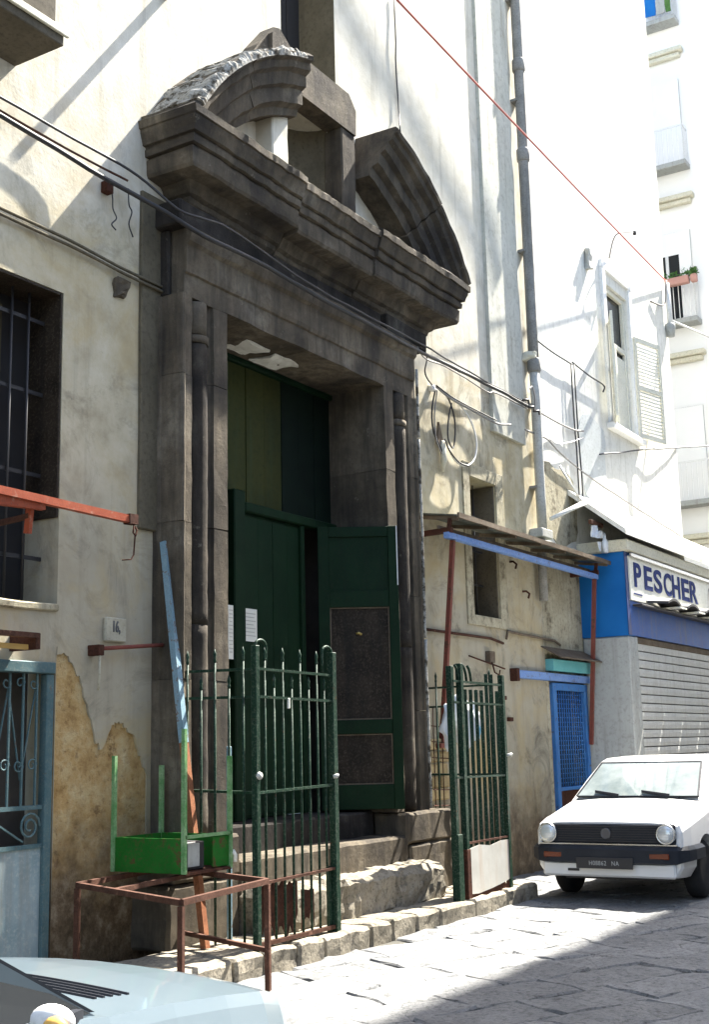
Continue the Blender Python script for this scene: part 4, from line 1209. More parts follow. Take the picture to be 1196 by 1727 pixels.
gr = railing('iron_railing', 'dark green railing with a white sheet panel on the right of the steps', (11.6, GY, 0.15))
post(11.09, GY, gr, 2.38, 0.06, 1, scroll=False)
post(10.92, GY + 0.02, gr, 2.35, 0.06, 1, scroll=False)
post(12.05, GY, gr, 2.30, 0.055, 1, scroll=False)
for x in (10.99, 11.17, 11.27):
    MB().tube([(x, GY, 2.36), (x + 0.03, GY, 2.34), (x + 0.06, GY, 2.28), (x + 0.075, GY, 2.19)], 0.014, 7).build('scroll', M['gate_green'], gr)
for z in (2.205, 2.0, 1.28):
    rail((10.92, GY, z), (12.04, GY, z - 0.01), gr)
    rail((12.05, GY + 0.02, z), (12.15, -0.02, z), gr)
rail((11.09, GY, 0.655), (12.08, GY, 0.655), gr, mat=M['rust'])
for k in range(7):
    o = link('railing_bar', fb if k in (4, 5) else fb2, gr, (11.20 + k * 0.122, GY, 0))
    o.rotation_euler = (0, 0, R(32))
for k, y in enumerate((-0.86, -0.7, -0.54, -0.38, -0.22)):
    link('railing_bar', TALL if k % 2 == 0 else SHORT, gr, (12.06, y, 0))
b = MB()
pts = [(11.11, 0.60), (11.35, 0.625), (11.6, 0.60), (11.85, 0.63), (12.08, 0.625), (12.08, 0.25), (11.9, 0.22), (11.6, 0.19), (11.3, 0.17), (11.13, 0.18)]
b.prism([(x, GY - 0.02, z) for x, z in pts], (0, 0.004, 0))
b.build('sheet_panel', weathered('white_sheet_rusting', (0.42, 0.41, 0.37), (0.52, 0.51, 0.47), None, 4.0, 0.5, 0.1, streak=(0.40, 0.30, 0.22)), gr, label='white painted sheet with rusty lower edge')
b, mt = torn(11.12, 12.06, 0.10, 0.24, GY - 0.01, 8, low=False)
b.build('rusty_sheet', mt, gr)
MB().box(10.88, 10.98, GY - 0.03, GY + 0.05, 0.14, 0.75, 0.004).build('post_casing', M['gate_green'], gr)
MB().box(11.05, 11.13, GY - 0.035, GY + 0.035, 0.14, 0.60, 0.004).build('post_casing', M['dark_rust'], gr)
MB().tube([(12.05, GY - 0.03, 1.47), (12.10, GY - 0.06, 1.48), (12.13, GY - 0.03, 1.46)], 0.016, 7).build('lock_boss', M['grey_metal'], gr)

# plastic bag caught behind the railing
def blob(pts, r, seed, mat, name, parent, amp=0.05):
    b = bmesh.new()
    for p, q in zip(pts, r):
        bmesh.ops.create_icosphere(b, subdivisions=3, radius=1, matrix=Matrix.Translation(p) @ Matrix.Diagonal((*q, 1)))
    rough(b, amp, seed, 7)
    for f in b.faces: f.smooth = True
    o = MB(); o.merge(b)
    return o.build(name, mat, parent)
bagt = thing('plastic_bag', 'crumpled white and pale blue plastic bag stuffed behind the right railing', 'bag', (11.5, GY + 0.14, 1.6))
blob([Vector((11.33, GY + 0.12, 1.88)), Vector((11.46, GY + 0.12, 1.74))], [(0.15, 0.07, 0.22), (0.16, 0.07, 0.20)], 1, M['plastic_white'], 'bag_body', bagt)
blob([Vector((11.62, GY + 0.13, 1.86)), Vector((11.0, GY + 0.10, 1.78))], [(0.08, 0.06, 0.17), (0.06, 0.05, 0.24)], 4, M['plastic_white'], 'bag_body', bagt)
blob([Vector((11.60, GY + 0.10, 1.72))], [(0.07, 0.05, 0.09)], 6, M['plastic_blue'], 'bag_print', bagt, 0.03)

# wire netting and bare blocks showing between doorway and railing
net = thing('wire_netting', 'rusty wire mesh patch on the wall between doorway and right railing', 'netting', (12.4, -0.1, 1))
for k in range(6):
    z = 0.95 + k * 0.17
    MB().tube([(12.17, -0.09, z), (12.62, -0.07, z - 0.02)], 0.006, 5).build('wire', M['dark_rust'], net)
for x in (12.22, 12.42, 12.60):
    MB().tube([(x, -0.085, 0.85), (x, -0.085, 2.0)], 0.006, 5).build('wire', M['dark_rust'], net)
bk = random.Random(9)
for row_ in range(5):
    for c_ in range(2):
        x0 = 12.18 + c_ * 0.24 + (0.06 if row_ % 2 else 0)
        z0 = 1.0 + row_ * 0.135
        MB().stone(x0, x0 + 0.22, -0.03 - bk.random() * 0.01, 0.02, z0, z0 + 0.12, amp=0.008, bev=0.012, step=0.12, seed=row_ * 3 + c_).build('brick', M['brick'], church)

# ------------------------------------------------------------------ left-hand wall furniture
gd = thing('teal_gate', 'teal metal gate with scrolled bars above a sheet panel, at the left edge', 'gate', (6, 0, 0))
GX0, GX1 = 4.92, 6.58
for q in ((GX1 - 0.07, GX1, 0.0, 2.16), (GX0, GX0 + 0.07, 0.0, 2.16)):
    MB().box(q[0], q[1], -0.01, 0.06, q[2], q[3], 0.005).build('frame_post', M['teal'], gd)
MB().box(GX0, GX1, -0.025, 0.07, 2.163, 2.245, 0.006).build('top_rail', M['teal'], gd)
MB().bar((GX0 + 0.07, 0.025, 1.23), (GX1 - 0.07, 0.025, 1.23), 0.03, 0.03).build('rail', M['teal'], gd)
MB().box(GX0 + 0.071, GX1 - 0.071, 0.02, 0.035, 0.03, 0.95).build('sheet_panel', M['teal_sheet'], gd)
MB().bar((GX0 + 0.07, 0.025, 0.965), (GX1 - 0.07, 0.025, 0.965), 0.03, 0.03).build('rail', M['teal'], gd)
vb = MB().bar((0, 0.02, 1.24), (0, 0.02, 2.16), 0.014).mesh('gate_bar', M['teal'])
xs_ = [6.44 - 0.128 * k for k in range(11)]
for x in xs_: link('gate_bar', vb, gd, (x, 0, 0))
for k, x in enumerate(xs_[:-1]):
    a, c = (2.05, 1.42) if k % 2 == 0 else (1.42, 2.05)
    MB().bar((x, 0.035, a), (x - 0.128, 0.035, c), 0.010).build('gate_bar', M['teal'], gd)
def scroll(cx, cz, r, s, parent, y=0.02, turns=1.4, rr=0.006, a0=0):
    pts = []
    for k in range(22):
        a = a0 + s * 2 * math.pi * turns * k / 21
        q = r * (1 - 0.75 * k / 21)
        pts.append((cx + q * math.cos(a), y, cz + q * math.sin(a)))
    MB().tube(pts, rr, 5).build('scroll', M['teal'], parent)
for k, x in enumerate(xs_[:8]):
    scroll(x - 0.032, 2.09, 0.045, 1 if k % 2 else -1, gd, turns=0.9)
    scroll(x - 0.032, 1.52, 0.048, -1 if k % 2 else 1, gd, turns=1.2)
scroll(6.40, 1.10, 0.10, 1, gd, turns=1.8, rr=0.009)
MB().bar((6.34, 0.02, 1.00), (5.98, 0.02, 1.20), 0.012).build('gate_bar', M['teal'], gd)
MB().box(GX0, GX1, 0.26, 0.29, 0, 2.24).build('backing', M['dim'], gd)
# rusty bracket above it
t = thing('rusty_bracket', 'rusty iron bracket with a yellow bar over the teal gate', 'bracket', (5.9, -0.2, 2.3))
MB().bar((4.9, -0.24, 2.40), (6.18, -0.24, 2.40), 0.05, 0.035).build('bracket_bar', M['rust'], t)
MB().bar((4.9, -0.20, 2.32), (6.12, -0.20, 2.32), 0.035, 0.035).build('bracket_bar', plain('ochre_paint', (0.40, 0.24, 0.06), 0.6), t)
MB().bar((6.17, -0.26, 2.36), (6.17, 0.0, 2.36), 0.04, 0.11).build('bracket_end', M['dark_rust'], t)

# orange awning arm across the left window
t = thing('awning_arm', 'rusty orange folded awning arm in front of the grilled window', 'awning arm', (6.3, -0.4, 3.3))
a, c = at(-40, 818, Y=-0.42), at(218, 876, Y=-0.42)
a2, c2 = at(-40, 836, Y=-0.40), at(72, 850, Y=-0.40)
MB().bar(a, c, 0.05, 0.055).build('arm_tube', M['orange'], t)
MB().bar(a2, c2, 0.05, 0.085).build('arm_sleeve', M['orange'], t)
e = MB(); e.bar(c - Vector((0.03, 0, 0)), c + Vector((0.06, 0, 0.004)), 0.07, 0.075); e = e.build('arm_joint', M['dark_rust'], t)
MB().tube([c + Vector((0.03, -0.02, -0.03)), c + Vector((0.02, -0.02, -0.10)), c + Vector((0.045, -0.02, -0.12)), c + Vector((0.06, -0.02, -0.08)), c + Vector((0.04, -0.02, -0.05))], 0.008, 6).build('arm_ring', M['dark_rust'], e)
p = at(50, 870, Y=-0.36)
MB().bar(p + Vector((0, 0, 0.06)), p + Vector((0, 0.02, -0.12)), 0.05, 0.03).build('arm_lug', M['orange'], t)
MB().bar(p + Vector((0, 0, 0)), p + Vector((0, 0.36, -0.02)), 0.035, 0.035).build('arm_stay', M['rust'], t)
MB().tube([c + Vector((0.04, -0.02, -0.12)), c + Vector((0.05, 0.0, -0.26)), c + Vector((0.02, 0, -0.30)), c + Vector((-0.05, 0.02, -0.31))], 0.006, 5).build('arm_hook', M['dark_rust'], t)

# house number plate
t = thing('number_plate', 'small pale marble house number plate with the figure 16 on the left wall', 'number plate', (7.24, -0.03, 2.5))
a, c = at(178, 1040, Y=-0.03), at(212, 1086, Y=-0.03)
MB().stone(a.x, c.x, -0.035, 0.0, c.z + 0.01, a.z, amp=0.003, bev=0.008, step=0.1).build('plate', M['marble'], t)
lettering('16,', a.x + 0.065, -0.0375, c.z + 0.085, 0.12, M['ink'], t, 'figures', 0.002, sx=0.62)
# rusty rod under it
t = thing('rusty_rod', 'thin rusty rod on a wall bracket below the number plate', 'rod', (7.1, -0.05, 2.4))
a, c = at(168, 1094, Y=-0.10), at(288, 1087, Y=-0.10)
MB().tube([a, c], 0.016, 7).build('rod', M['red_iron'], t)
MB().box(a.x - 0.03, a.x + 0.03, -0.12, 0, a.z - 0.05, a.z + 0.03, 0.005).build('rod_holder', M['dark_rust'], t)
MB().tube([a - Vector((0, 0, 0.03)), a - Vector((0.0, 0, 0.2)), a - Vector((0.01, 0, 0.31))], 0.010, 6).build('hanging_peg', M['marble'], t)
tag(MB().box(7.74, 7.82, -0.06, 0.0, 3.37, 3.44, 0.006).build('wall_clamp', M['rust']), 'small rusty clamp in a patch of mortar above the leaning pole', 'clamp')
b = MB().stone(7.14, 7.28, -0.05, 0.0, 5.22, 5.38, amp=0.035, step=0.05, seed=4)
tag(b.build('broken_bracket', M['stone']), 'broken stone bracket stub in the wall above and left of the doorway', 'bracket')

# leaning scaffold pole
t = thing('leaning_pole', 'square pole painted pale blue and rusty orange, leaning on the wall beside the railing', 'pole', (7.55, -0.62, 0.15))
p0, p1 = at(277, 914, Y=-0.10), at(328, 1440, Y=-0.48)
pm = p0.lerp(p1, 0.66); pe = p0.lerp(p1, 1.32)
pe.z = max(pe.z, 0.16)
MB().bar(p0, pm, 0.055).build('upper_length', M['pole_blue'], t)
MB().bar(pm, pe, 0.052).build('lower_length', weathered('bare_orange_rust', (0.20, 0.075, 0.036), (0.30, 0.13, 0.065), (0.12, 0.05, 0.03), 7.0, 0.7, 0.2), t)
MB().tube([p0 + Vector((0, 0.02, 0.0)), p0 + Vector((0, 0.06, 0.07))], 0.010, 6).build('pole_hook', M['dark_rust'], t)

# rusty table frame with a green tin stand on it
tf = thing('table_frame', 'rusty angle iron table frame without a top, standing beside the kerb', 'table frame', (6.8, -0.9, 0))
NN, RRr, LL = Vector((6.0, -1.67, 0.71)), Vector((7.17, -1.46, 0.71)), Vector((6.52, -0.33, 0.71))
BB = RRr + LL - NN
for p, q in ((NN, RRr), (RRr, BB), (BB, LL), (LL, NN)):
    MB().bar(p, q, 0.034, 0.036).build('top_rail', M['rust'], tf)
md0, md1 = NN.lerp(RRr, 0.42), LL.lerp(BB, 0.42)
MB().bar(NN.lerp(LL, 0.62), RRr.lerp(BB, 0.62), 0.04, 0.03).build('cross_rail', M['rust'], tf)
for p in (NN, RRr, BB, LL):
    MB().bar(p - Vector((0, 0, 0.022)), Vector((p.x, p.y, 0.0 if p.y < -1.1 else 0.15 if p.x > 6.75 else 0.0)), 0.034, 0.034, upv=(1, 0.2, 0)).build('leg', M['rust'], tf)
MB().bar(RRr - Vector((0.0, 0, 0.45)), BB - Vector((0.0, 0, 0.45)), 0.03).build('stretcher', M['rust'], tf)

st = thing('green_stand', 'bright green tin stand with four uprights on top of the rusty table frame', 'stand', (7.3, -0.5, 0.74))
ax0, ax1, ay0, ay1, az0, az1 = 7.05, 7.58, -0.83, -0.17, 0.745, 0.985
MB().box(ax0, ax0 + 0.012, ay0, ay1, az0, az1).build('side_panel', M['bright_green'], st)
MB().box(ax1 - 0.012, ax1, ay0, ay1, az0, az1).build('side_panel', M['bright_green'], st)
MB().box(ax0 + 0.013, ax1 - 0.013, ay1 - 0.012, ay1, az0, az1).build('side_panel', M['bright_green'], st)
MB().box(ax1 - 0.20, ax1 - 0.013, ay0, ay0 + 0.012, az0 + 0.02, az1 - 0.01).build('front_panel', M['bright_green'], st)
MB().box(ax0 + 0.013, ax1 - 0.013, ay0 + 0.013, ay1 - 0.013, az0, az0 + 0.012).build('tray', M['dark_rust'], st)
MB().bar((ax0, ay0, az1 + 0.01), (ax1, ay0, az1 + 0.01), 0.03, 0.022).build('front_rail', M['pale_green'], st)
MB().bar((ax0, ay0, az0), (ax1, ay0, az0), 0.028, 0.02).build('front_rail', M['dark_rust'], st)
for x, y, h in ((ax0, ay0, 1.75), (ax0, ay1, 1.57), (ax1, ay0, 1.55), (ax1, ay1, 1.49)):
    MB().bar((x, y, az0), (x, y, h), 0.03).build('upright', M['pale_green'], st)
t = thing('grey_tin', 'open grey tin with white streaks standing inside the green stand', 'tin', (7.2, -0.66, 0.76))
MB().box(ax0 + 0.05, ax0 + 0.27, ay0 + 0.03, ay0 + 0.24, az0 + 0.014, az0 + 0.21, 0.01).build('tin_body', M['black_sheet'], t)
MB().box(ax0 + 0.07, ax0 + 0.20, ay0 + 0.022, ay0 + 0.0285, az0 + 0.04, az0 + 0.20).build('tin_label', M['grey_paint'], t)
MB().tube([(ax1 + 0.02, ay0 - 0.01, 0.86), (ax1 + 0.05, ay0 - 0.01, 0.83), (ax1 + 0.045, ay0 - 0.01, 0.78)], 0.018, 7).build('handle_stub', M['paper'], st)
# small pale blue post inside the railing
t = MB().box(7.855, 7.885, -0.62, -0.585, 0.16, 1.62, 0.004).build('short_post', M['pole_blue'])
tag(t, 'short pale blue post standing behind the left railing', 'post')
#PART4
# ------------------------------------------------------------------ cars
def cut(obj, cutters):
    """subtract closed meshes from obj, result stored in place"""
    for c in cutters:
        m_ = obj.modifiers.new('cut', 'BOOLEAN'); m_.object = c; m_.operation = 'DIFFERENCE'; m_.solver = 'EXACT'
    bpy.context.view_layer.update()
    dg = bpy.context.evaluated_depsgraph_get()
    me = bpy.data.meshes.new_from_object(obj.evaluated_get(dg))
    obj.modifiers.clear()
    old = obj.data; nm = old.name
    obj.data = me; bpy.data.meshes.remove(old); me.name = nm
    for c in cutters:
        d = c.data; bpy.data.objects.remove(c); bpy.data.meshes.remove(d)

def cyl_y(x, z, r, y0, y1, seg=28):
    b = MB().lathe((x, 0, z), [(0, y0), (r, y0), (r, y1), (0, y1)], 'y', seg, False)
    return b

def wheel(x, y, z, r, parent, out, rim_mat):
    t_ = MB().lathe((x, y, z), [(r * 0.60, -0.085), (r * 0.9, -0.085), (r, -0.06), (r, 0.06), (r * 0.9, 0.085), (r * 0.60, 0.085)], 'y', 28).build('wheel', M['rubber'], parent)
    s = out
    MB().lathe((x, y, z), [(0, s * 0.03), (0.05, s * 0.075), (r * 0.3, s * 0.055), (r * 0.45, s * 0.045), (r * 0.60, s * 0.082), (r * 0.62, s * 0.06), (r * 0.6, 0.0), (0, 0)], 'y', 24).build('rim', rim_mat, t_)
    return t_

def ring_body(x, y0, hw, zb, zs, crown, lip=0.0):
    """one body section across the car"""
    half = [(hw * 0.90, zb), (hw * 0.985, zb + 0.10), (hw, (zb + zs) / 2), (hw * 0.995, zs - 0.10), (hw * 0.96, zs - 0.03), (hw * 0.88, zs), (hw * 0.5, zs + crown * 0.75)]
    pts = [(x, y0 - a, z) for a, z in half] + [(x, y0, zs + crown)] + [(x, y0 + a, z) for a, z in half[::-1]]
    return pts

# white hatchback facing the camera
cw = thing('parked_car', 'white small hatchback with black grille and round headlights parked in front of the fish shop', 'car', (14.1, -1.93, 0), 'parked cars')
CXF, CYC = 12.33, -1.93
def cx(d): return CXF + d
st_ = [(0.10, 0.755, 0.26, 0.775, 0.012), (0.13, 0.775, 0.25, 0.79, 0.014), (0.35, 0.795, 0.24, 0.835, 0.02), (0.70, 0.805, 0.24, 0.895, 0.024), (1.04, 0.81, 0.24, 0.955, 0.03), (1.3, 0.815, 0.24, 0.965, 0.0), (2.2, 0.82, 0.24, 0.965, 0.0), (3.2, 0.81, 0.25, 0.96, 0.0), (3.50, 0.79, 0.28, 0.93, 0.0), (3.58, 0.74, 0.34, 0.86, 0.0)]
b = MB()
b.loft([ring_body(cx(d), CYC, hw, zb, zs, cr) for d, hw, zb, zs, cr in st_])
body = b.build('body', M['car_white'], cw)
cuts = []
for d in (0.80, 3.12):
    for s in (-1, 1):
        q = cyl_y(cx(d), 0.30, 0.335, CYC + s * 0.60 - 0.3, CYC + s * 0.60 + 0.3)
        cuts.append(q.build('cutter', None))
cut(body, cuts)
for d in (0.80, 3.12):
    for s in (-1, 1):
        wheel(cx(d), CYC + s * 0.70, 0.285, 0.285, cw, s, M['grey_metal'])
        MB().lathe((cx(d), CYC + s * 0.805, 0.30), [(0.335, -0.02), (0.365, -0.01), (0.365, 0.012), (0.335, 0.015)], 'y', 30).bm.free()
MB().box(cx(0.3), cx(3.4), CYC - 0.55, CYC + 0.55, 0.20, 0.30).build('underbody', M['black_sheet'], cw)
# cabin: roof, pillars, glass
def cab(d, hw, z): return [(cx(d), CYC - hw, z), (cx(d), CYC + hw, z)]
rb = []
for (d0, d1, hw, z, rad) in ((1.02, 3.50, 0.755, 0.945, 0.06), (1.35, 3.36, 0.70, 1.16, 0.08), (1.66, 3.20, 0.635, 1.355, 0.10), (1.74, 3.12, 0.60, 1.393, 0.12), (1.95, 2.9, 0.45, 1.412, 0.12)):
    ring = []
    for (sx, sy, a0) in ((1, 1, 0), (-1, 1, 90), (-1, -1, 180), (1, -1, 270)):
        for k in range(4):
            a = R(a0 + 30 * k)
            ccx = (d1 - rad) if sx > 0 else (d0 + rad)
            ccy = sy * (hw - rad)
            ring.append((cx(ccx + rad * math.cos(a)), CYC + ccy + rad * math.sin(a), z))
    rb.append(ring)
b = MB(); b.loft(rb, smooth=False)
cabin = b.build('roof', M['car_white'], cw)
wp = [Vector((cx(1.055), CYC - 0.68, 0.985)), Vector((cx(1.055), CYC + 0.68, 0.985)), Vector((cx(1.625), CYC + 0.575, 1.335)), Vector((cx(1.625), CYC - 0.575, 1.335))]
nrm = (wp[1] - wp[0]).cross(wp[3] - wp[0]).normalized()
if nrm.x > 0: nrm = -nrm
MB().prism([p + nrm * 0.012 for p in wp], nrm * 0.006).build('windscreen', weathered('windscreen_reflections', (0.10, 0.13, 0.135), (0.36, 0.40, 0.395), None, 1.1, 0.05, 0.0, coat=1.0), cw)  # soft reflections painted as light and dark mottling
fr_ = MB()
for i in range(4): fr_.bar(wp[i] + nrm * 0.014, wp[(i + 1) % 4] + nrm * 0.014, 0.022, 0.016)
fr_.build('windscreen_seal', M['black_plastic'], cw)
for s in (-1, 1):
    for (d0, d1, u0, u1) in ((1.35, 2.22, 1.72, 2.22), (2.30, 3.20, 2.30, 3.08)):
        def side(d, z):
            f_ = (z - 0.945) / 0.41
            return Vector((cx(d), CYC + s * (0.755 - 0.12 * f_ + 0.008), z))
        q = [side(d0, 0.985), side(d1, 0.985), side(u1, 1.32), side(u0, 1.32)]
        MB().prism(q, (0, s * 0.006, 0)).build('side_window', M['pane'], cw)
# front end
MB().box(cx(0.075), cx(0.11), CYC - 0.715, CYC + 0.715, 0.575, 0.765, 0.012).build('grille', M['black_plastic'], cw)
for k in range(7):
    MB().box(cx(0.068), cx(0.074), CYC - 0.52, CYC + 0.52, 0.592 + k * 0.024, 0.600 + k * 0.024).build('grille_bar', M['black_sheet'], cw)
MB().box(cx(0.066), cx(0.10), CYC - 0.73, CYC + 0.73, 0.556, 0.574, 0.004).build('grille_trim', M['chrome'], cw)
for s in (-1, 1):
    h = MB().lathe((cx(0.0), CYC + s * 0.625, 0.672), [(0, 0.02), (0.05, 0.022), (0.078, 0.034), (0.088, 0.05), (0.09, 0.09), (0, 0.09)], 'x', 24).build('headlight', M['lamp_glass'], cw)
    MB().lathe((cx(0.0), CYC + s * 0.625, 0.672), [(0.088, 0.045), (0.094, 0.04), (0.10, 0.05), (0.10, 0.08), (0.088, 0.08)], 'x', 24).build('bezel', M['chrome'], h)
    ln = MB()
    for k in range(5):
        zz = 0.672 - 0.05 + k * 0.025
        hw_ = math.sqrt(max(0.0, 0.075 ** 2 - (zz - 0.672) ** 2))
        ln.box(cx(0.019), cx(0.026), CYC + s * 0.625 - hw_, CYC + s * 0.625 + hw_, zz - 0.0015, zz + 0.0015)
    ln.build('lens_rib', M['grey_metal'], h)
e_ = MB().lathe((cx(0.0), CYC, 0.672), [(0.044, 0.060), (0.05, 0.056), (0.056, 0.060), (0.056, 0.07), (0.044, 0.07)], 'x', 22)
for p, q in (((-0.022, 0.035), (0, 0.004)), ((0.022, 0.035), (0, 0.004)), ((-0.036, 0.022), (-0.018, -0.036)), ((-0.018, -0.036), (0, 0.0)), ((0.036, 0.022), (0.018, -0.036)), ((0.018, -0.036), (0, 0.0))):
    e_.bar((cx(0.064), CYC + p[0], 0.672 + p[1]), (cx(0.064), CYC + q[0], 0.672 + q[1]), 0.007)
e_.build('badge', plain('dull_badge', (0.10, 0.10, 0.11), 0.35, 0.6), cw)
# bumper swept round the corners
bp = []
for (d, y) in ((0.62, -0.845), (0.30, -0.85), (0.14, -0.83), (0.05, -0.74), (0.0, -0.60), (-0.015, 0.0), (0.0, 0.60), (0.05, 0.74), (0.14, 0.83), (0.30, 0.85), (0.62, 0.845)):
    inn = Vector((0.5 - d, -y * 0.6, 0)).normalized() * 0.07
    zl = 0.375 if abs(y) < 0.8 else 0.40
    bp.append([(cx(d), CYC + y, zl + 0.02), (cx(d) - 0.0, CYC + y, 0.52), (cx(d) + inn.x * 0.5, CYC + y + inn.y * 0.5, 0.555), (cx(d) + inn.x, CYC + y + inn.y, 0.555), (cx(d) + inn.x, CYC + y + inn.y, zl)])
b = MB(); b.loft(bp); b.build('bumper', M['black_plastic'], cw)
for s in (-1, 1):
    MB().box(cx(-0.004), cx(0.03), CYC + s * 0.56 - 0.10, CYC + s * 0.56 + 0.10, 0.435, 0.49, 0.006).build('indicator', M['amber'], cw)
MB().box(cx(0.055), cx(0.12), CYC - 0.70, CYC + 0.70, 0.245, 0.39, 0.02).build('apron', M['car_white'], cw)
pl = MB().box(cx(-0.028), cx(-0.018), CYC - 0.30, CYC + 0.30, 0.335, 0.445, 0.004).build('number_plate', M['black_sheet'], cw)
lettering('H08862', cx(-0.0285), CYC + 0.07, 0.368, 0.062, plain('plate_white', (0.40, 0.40, 0.38), 0.5), pl, 'plate_figures', 0.0, sx=0.85, spacing=1.12, rot=(math.pi / 2, 0, -math.pi / 2), extrude=0.001, align='CENTER')
lettering('NA', cx(-0.0285), CYC - 0.115, 0.368, 0.062, plain('plate_white', (0.40, 0.40, 0.38), 0.5), pl, 'plate_letters', 0.0, sx=0.85, spacing=1.12, rot=(math.pi / 2, 0, -math.pi / 2), extrude=0.001, align='CENTER')
MB().box(cx(0.045), cx(0.06), CYC + 0.30, CYC + 0.42, 0.30, 0.325).build('tow_slot', M['black_sheet'], cw)
for y0, y1, z1 in ((0.48, 0.02, 1.04), (-0.05, -0.56, 1.05)):
    a = Vector((cx(1.03), CYC + y1 + 0.08, 0.985)); c = Vector((cx(1.10), CYC + y0, 1.035))
    d_ = (c - a).normalized()
    w_ = MB(); w_.bar(a, a.lerp(c, 0.6), 0.014); w_.bar(a.lerp(c, 0.25) + Vector((-0.012, 0, 0.012)), c + Vector((-0.012, 0, 0.012)), 0.012, 0.03); w_.build('wiper', M['black_plastic'], cw)
# no dashboard: the screen is opaque, with reflections mottled into its colour
for s in (-1,):
    m_ = MB().box(cx(1.36), cx(1.45), CYC + s * 0.98, CYC + s * 0.80, 0.99, 1.09, 0.02).build('door_mirror', M['black_plastic'], cw)
MB().box(cx(1.30), cx(1.306), CYC - 0.825, CYC - 0.8195, 0.30, 0.94).build('door_gap', M['black_sheet'], cw)
for s in (-1, 1):
    MB().tube([(cx(d), CYC + s * hw * 0.885, zs + 0.001) for d, hw, zb, zs, cr in st_[1:5]], 0.0035, 5).build('bonnet_gap', M['black_sheet'], cw)
MB().tube([(cx(1.02), CYC - 0.70 + 0.14 * k, 0.955 + 0.03 * (1 - (k / 5 - 1) ** 2)) for k in range(11)], 0.006, 5).build('bonnet_gap', M['black_sheet'], cw)
# pale blue car in the lower left corner, facing away to the right
cb = thing('parked_car', 'pale blue car bonnet, windscreen pillar and white door mirror in the lower left corner', 'car', (2.3, -3.5, 0), 'parked cars')
BY = -3.52
# bonnet sheet: stations along x with half width, height
bs = [(2.20, 0.86, 0.985, 0.02), (2.45, 0.845, 0.955, 0.03), (2.75, 0.80, 0.93, 0.04), (3.05, 0.745, 0.895, 0.045), (3.30, 0.69, 0.86, 0.045), (3.47, 0.63, 0.82, 0.045), (3.58, 0.57, 0.775, 0.04), (3.63, 0.54, 0.70, 0.03), (3.66, 0.53, 0.58, 0.02)]
b = MB()
rings = []
for x, hw, z, cr in bs:
    ring = [(x, BY - hw - 0.035, 0.28), (x, BY - hw - 0.05, z - 0.30), (x, BY - hw - 0.04, z - 0.12), (x, BY - hw - 0.015, z - 0.035)]
    for k in range(9):
        t = -1 + k / 4
        ring.append((x, BY + hw * t, z + cr * (1 - t * t)))
    ring += [(x, BY + hw + 0.015, z - 0.035), (x, BY + hw + 0.04, z - 0.12), (x, BY + hw + 0.05, z - 0.30), (x, BY + hw + 0.035, 0.28)]
    rings.append(ring)
b.loft(rings)
b.bm.faces.ensure_lookup_table()
for f in b.bm.faces:
    f.smooth = f.calc_center_median().z > 0.5 and f.normal.length > 0 and all(abs(v.co.y - BY) < 0.87 for v in f.verts) and min(v.co.z for v in f.verts) > 0.66 and not any(abs(v.co.y - BY) > 0.9 for v in f.verts)
for e_ in b.bm.edges:
    if len(e_.link_faces) == 2 and e_.calc_face_angle(0) > 0.5: e_.smooth = False
body = b.build('body', M['car_blue'], cb)
q1, q2 = cyl_y(2.95, 0.30, 0.33, BY - 1.2, BY - 0.55), cyl_y(2.95, 0.30, 0.33, BY + 0.55, BY + 1.2)
cut(body, [q1.build('cutter', None), q2.build('cutter', None)])
for s in (-1, 1): wheel(2.95, BY + s * 0.72, 0.29, 0.29, cb, s, M['grey_metal'])
# doors and rear body, lower half
b = MB()
b.loft([[(x, BY - hw, 0.28), (x, BY - hw - 0.02, 0.6), (x, BY - hw + 0.01, zs), (x, BY + hw - 0.01, zs), (x, BY + hw + 0.02, 0.6), (x, BY + hw, 0.28)] for x, hw, zs in ((2.195, 0.885, 0.985), (1.2, 0.90, 0.97), (0.3, 0.90, 0.965), (-0.8, 0.86, 0.95), (-1.0, 0.80, 0.80))])
rear = b.build('rear_body', M['car_blue'], cb)
q1, q2 = cyl_y(-0.25, 0.30, 0.33, BY - 1.2, BY - 0.55), cyl_y(-0.25, 0.30, 0.33, BY + 0.55, BY + 1.2)
cut(rear, [q1.build('cutter', None), q2.build('cutter', None)])
for s in (-1, 1): wheel(-0.25, BY + s * 0.74, 0.29, 0.29, cb, s, M['grey_metal'])
# pillars, roof, glass
roofz = 1.40
A = {}
for s in (-1, 1):
    base, top = Vector((2.49, BY + s * 0.80, 0.895)), Vector((1.67, BY + s * 0.68, roofz - 0.02))
    A[s] = (base, top)
    MB().bar(base, top, 0.065, 0.05).build('windscreen_pillar', M['car_blue'], cb)
    MB().bar(base + Vector((0.035, -s * 0.02, 0.012)), top + Vector((0.035, -s * 0.02, 0.012)), 0.022, 0.03).build('windscreen_seal', M['black_plastic'], cb)
    MB().bar((0.85, BY + s * 0.86, 0.95), (0.78, BY + s * 0.64, roofz - 0.02), 0.08, 0.05).build('door_pillar', M['car_blue'], cb)
    MB().bar((-0.85, BY + s * 0.84, 0.95), (-0.35, BY + s * 0.62, roofz - 0.02), 0.12, 0.05).build('rear_pillar', M['car_blue'], cb)
    MB().prism([(2.40, BY + s * 0.825, 0.97), (0.9, BY + s * 0.86, 0.965), (0.83, BY + s * 0.665, 1.36), (1.72, BY + s * 0.655, 1.36)], (0, s * 0.006, 0)).build('side_window', M['pane'], cb)
    MB().prism([(0.78, BY + s * 0.86, 0.965), (-0.75, BY + s * 0.85, 0.965), (-0.32, BY + s * 0.66, 1.36), (0.72, BY + s * 0.665, 1.36)], (0, s * 0.006, 0)).build('side_window', M['pane'], cb)
b = MB()
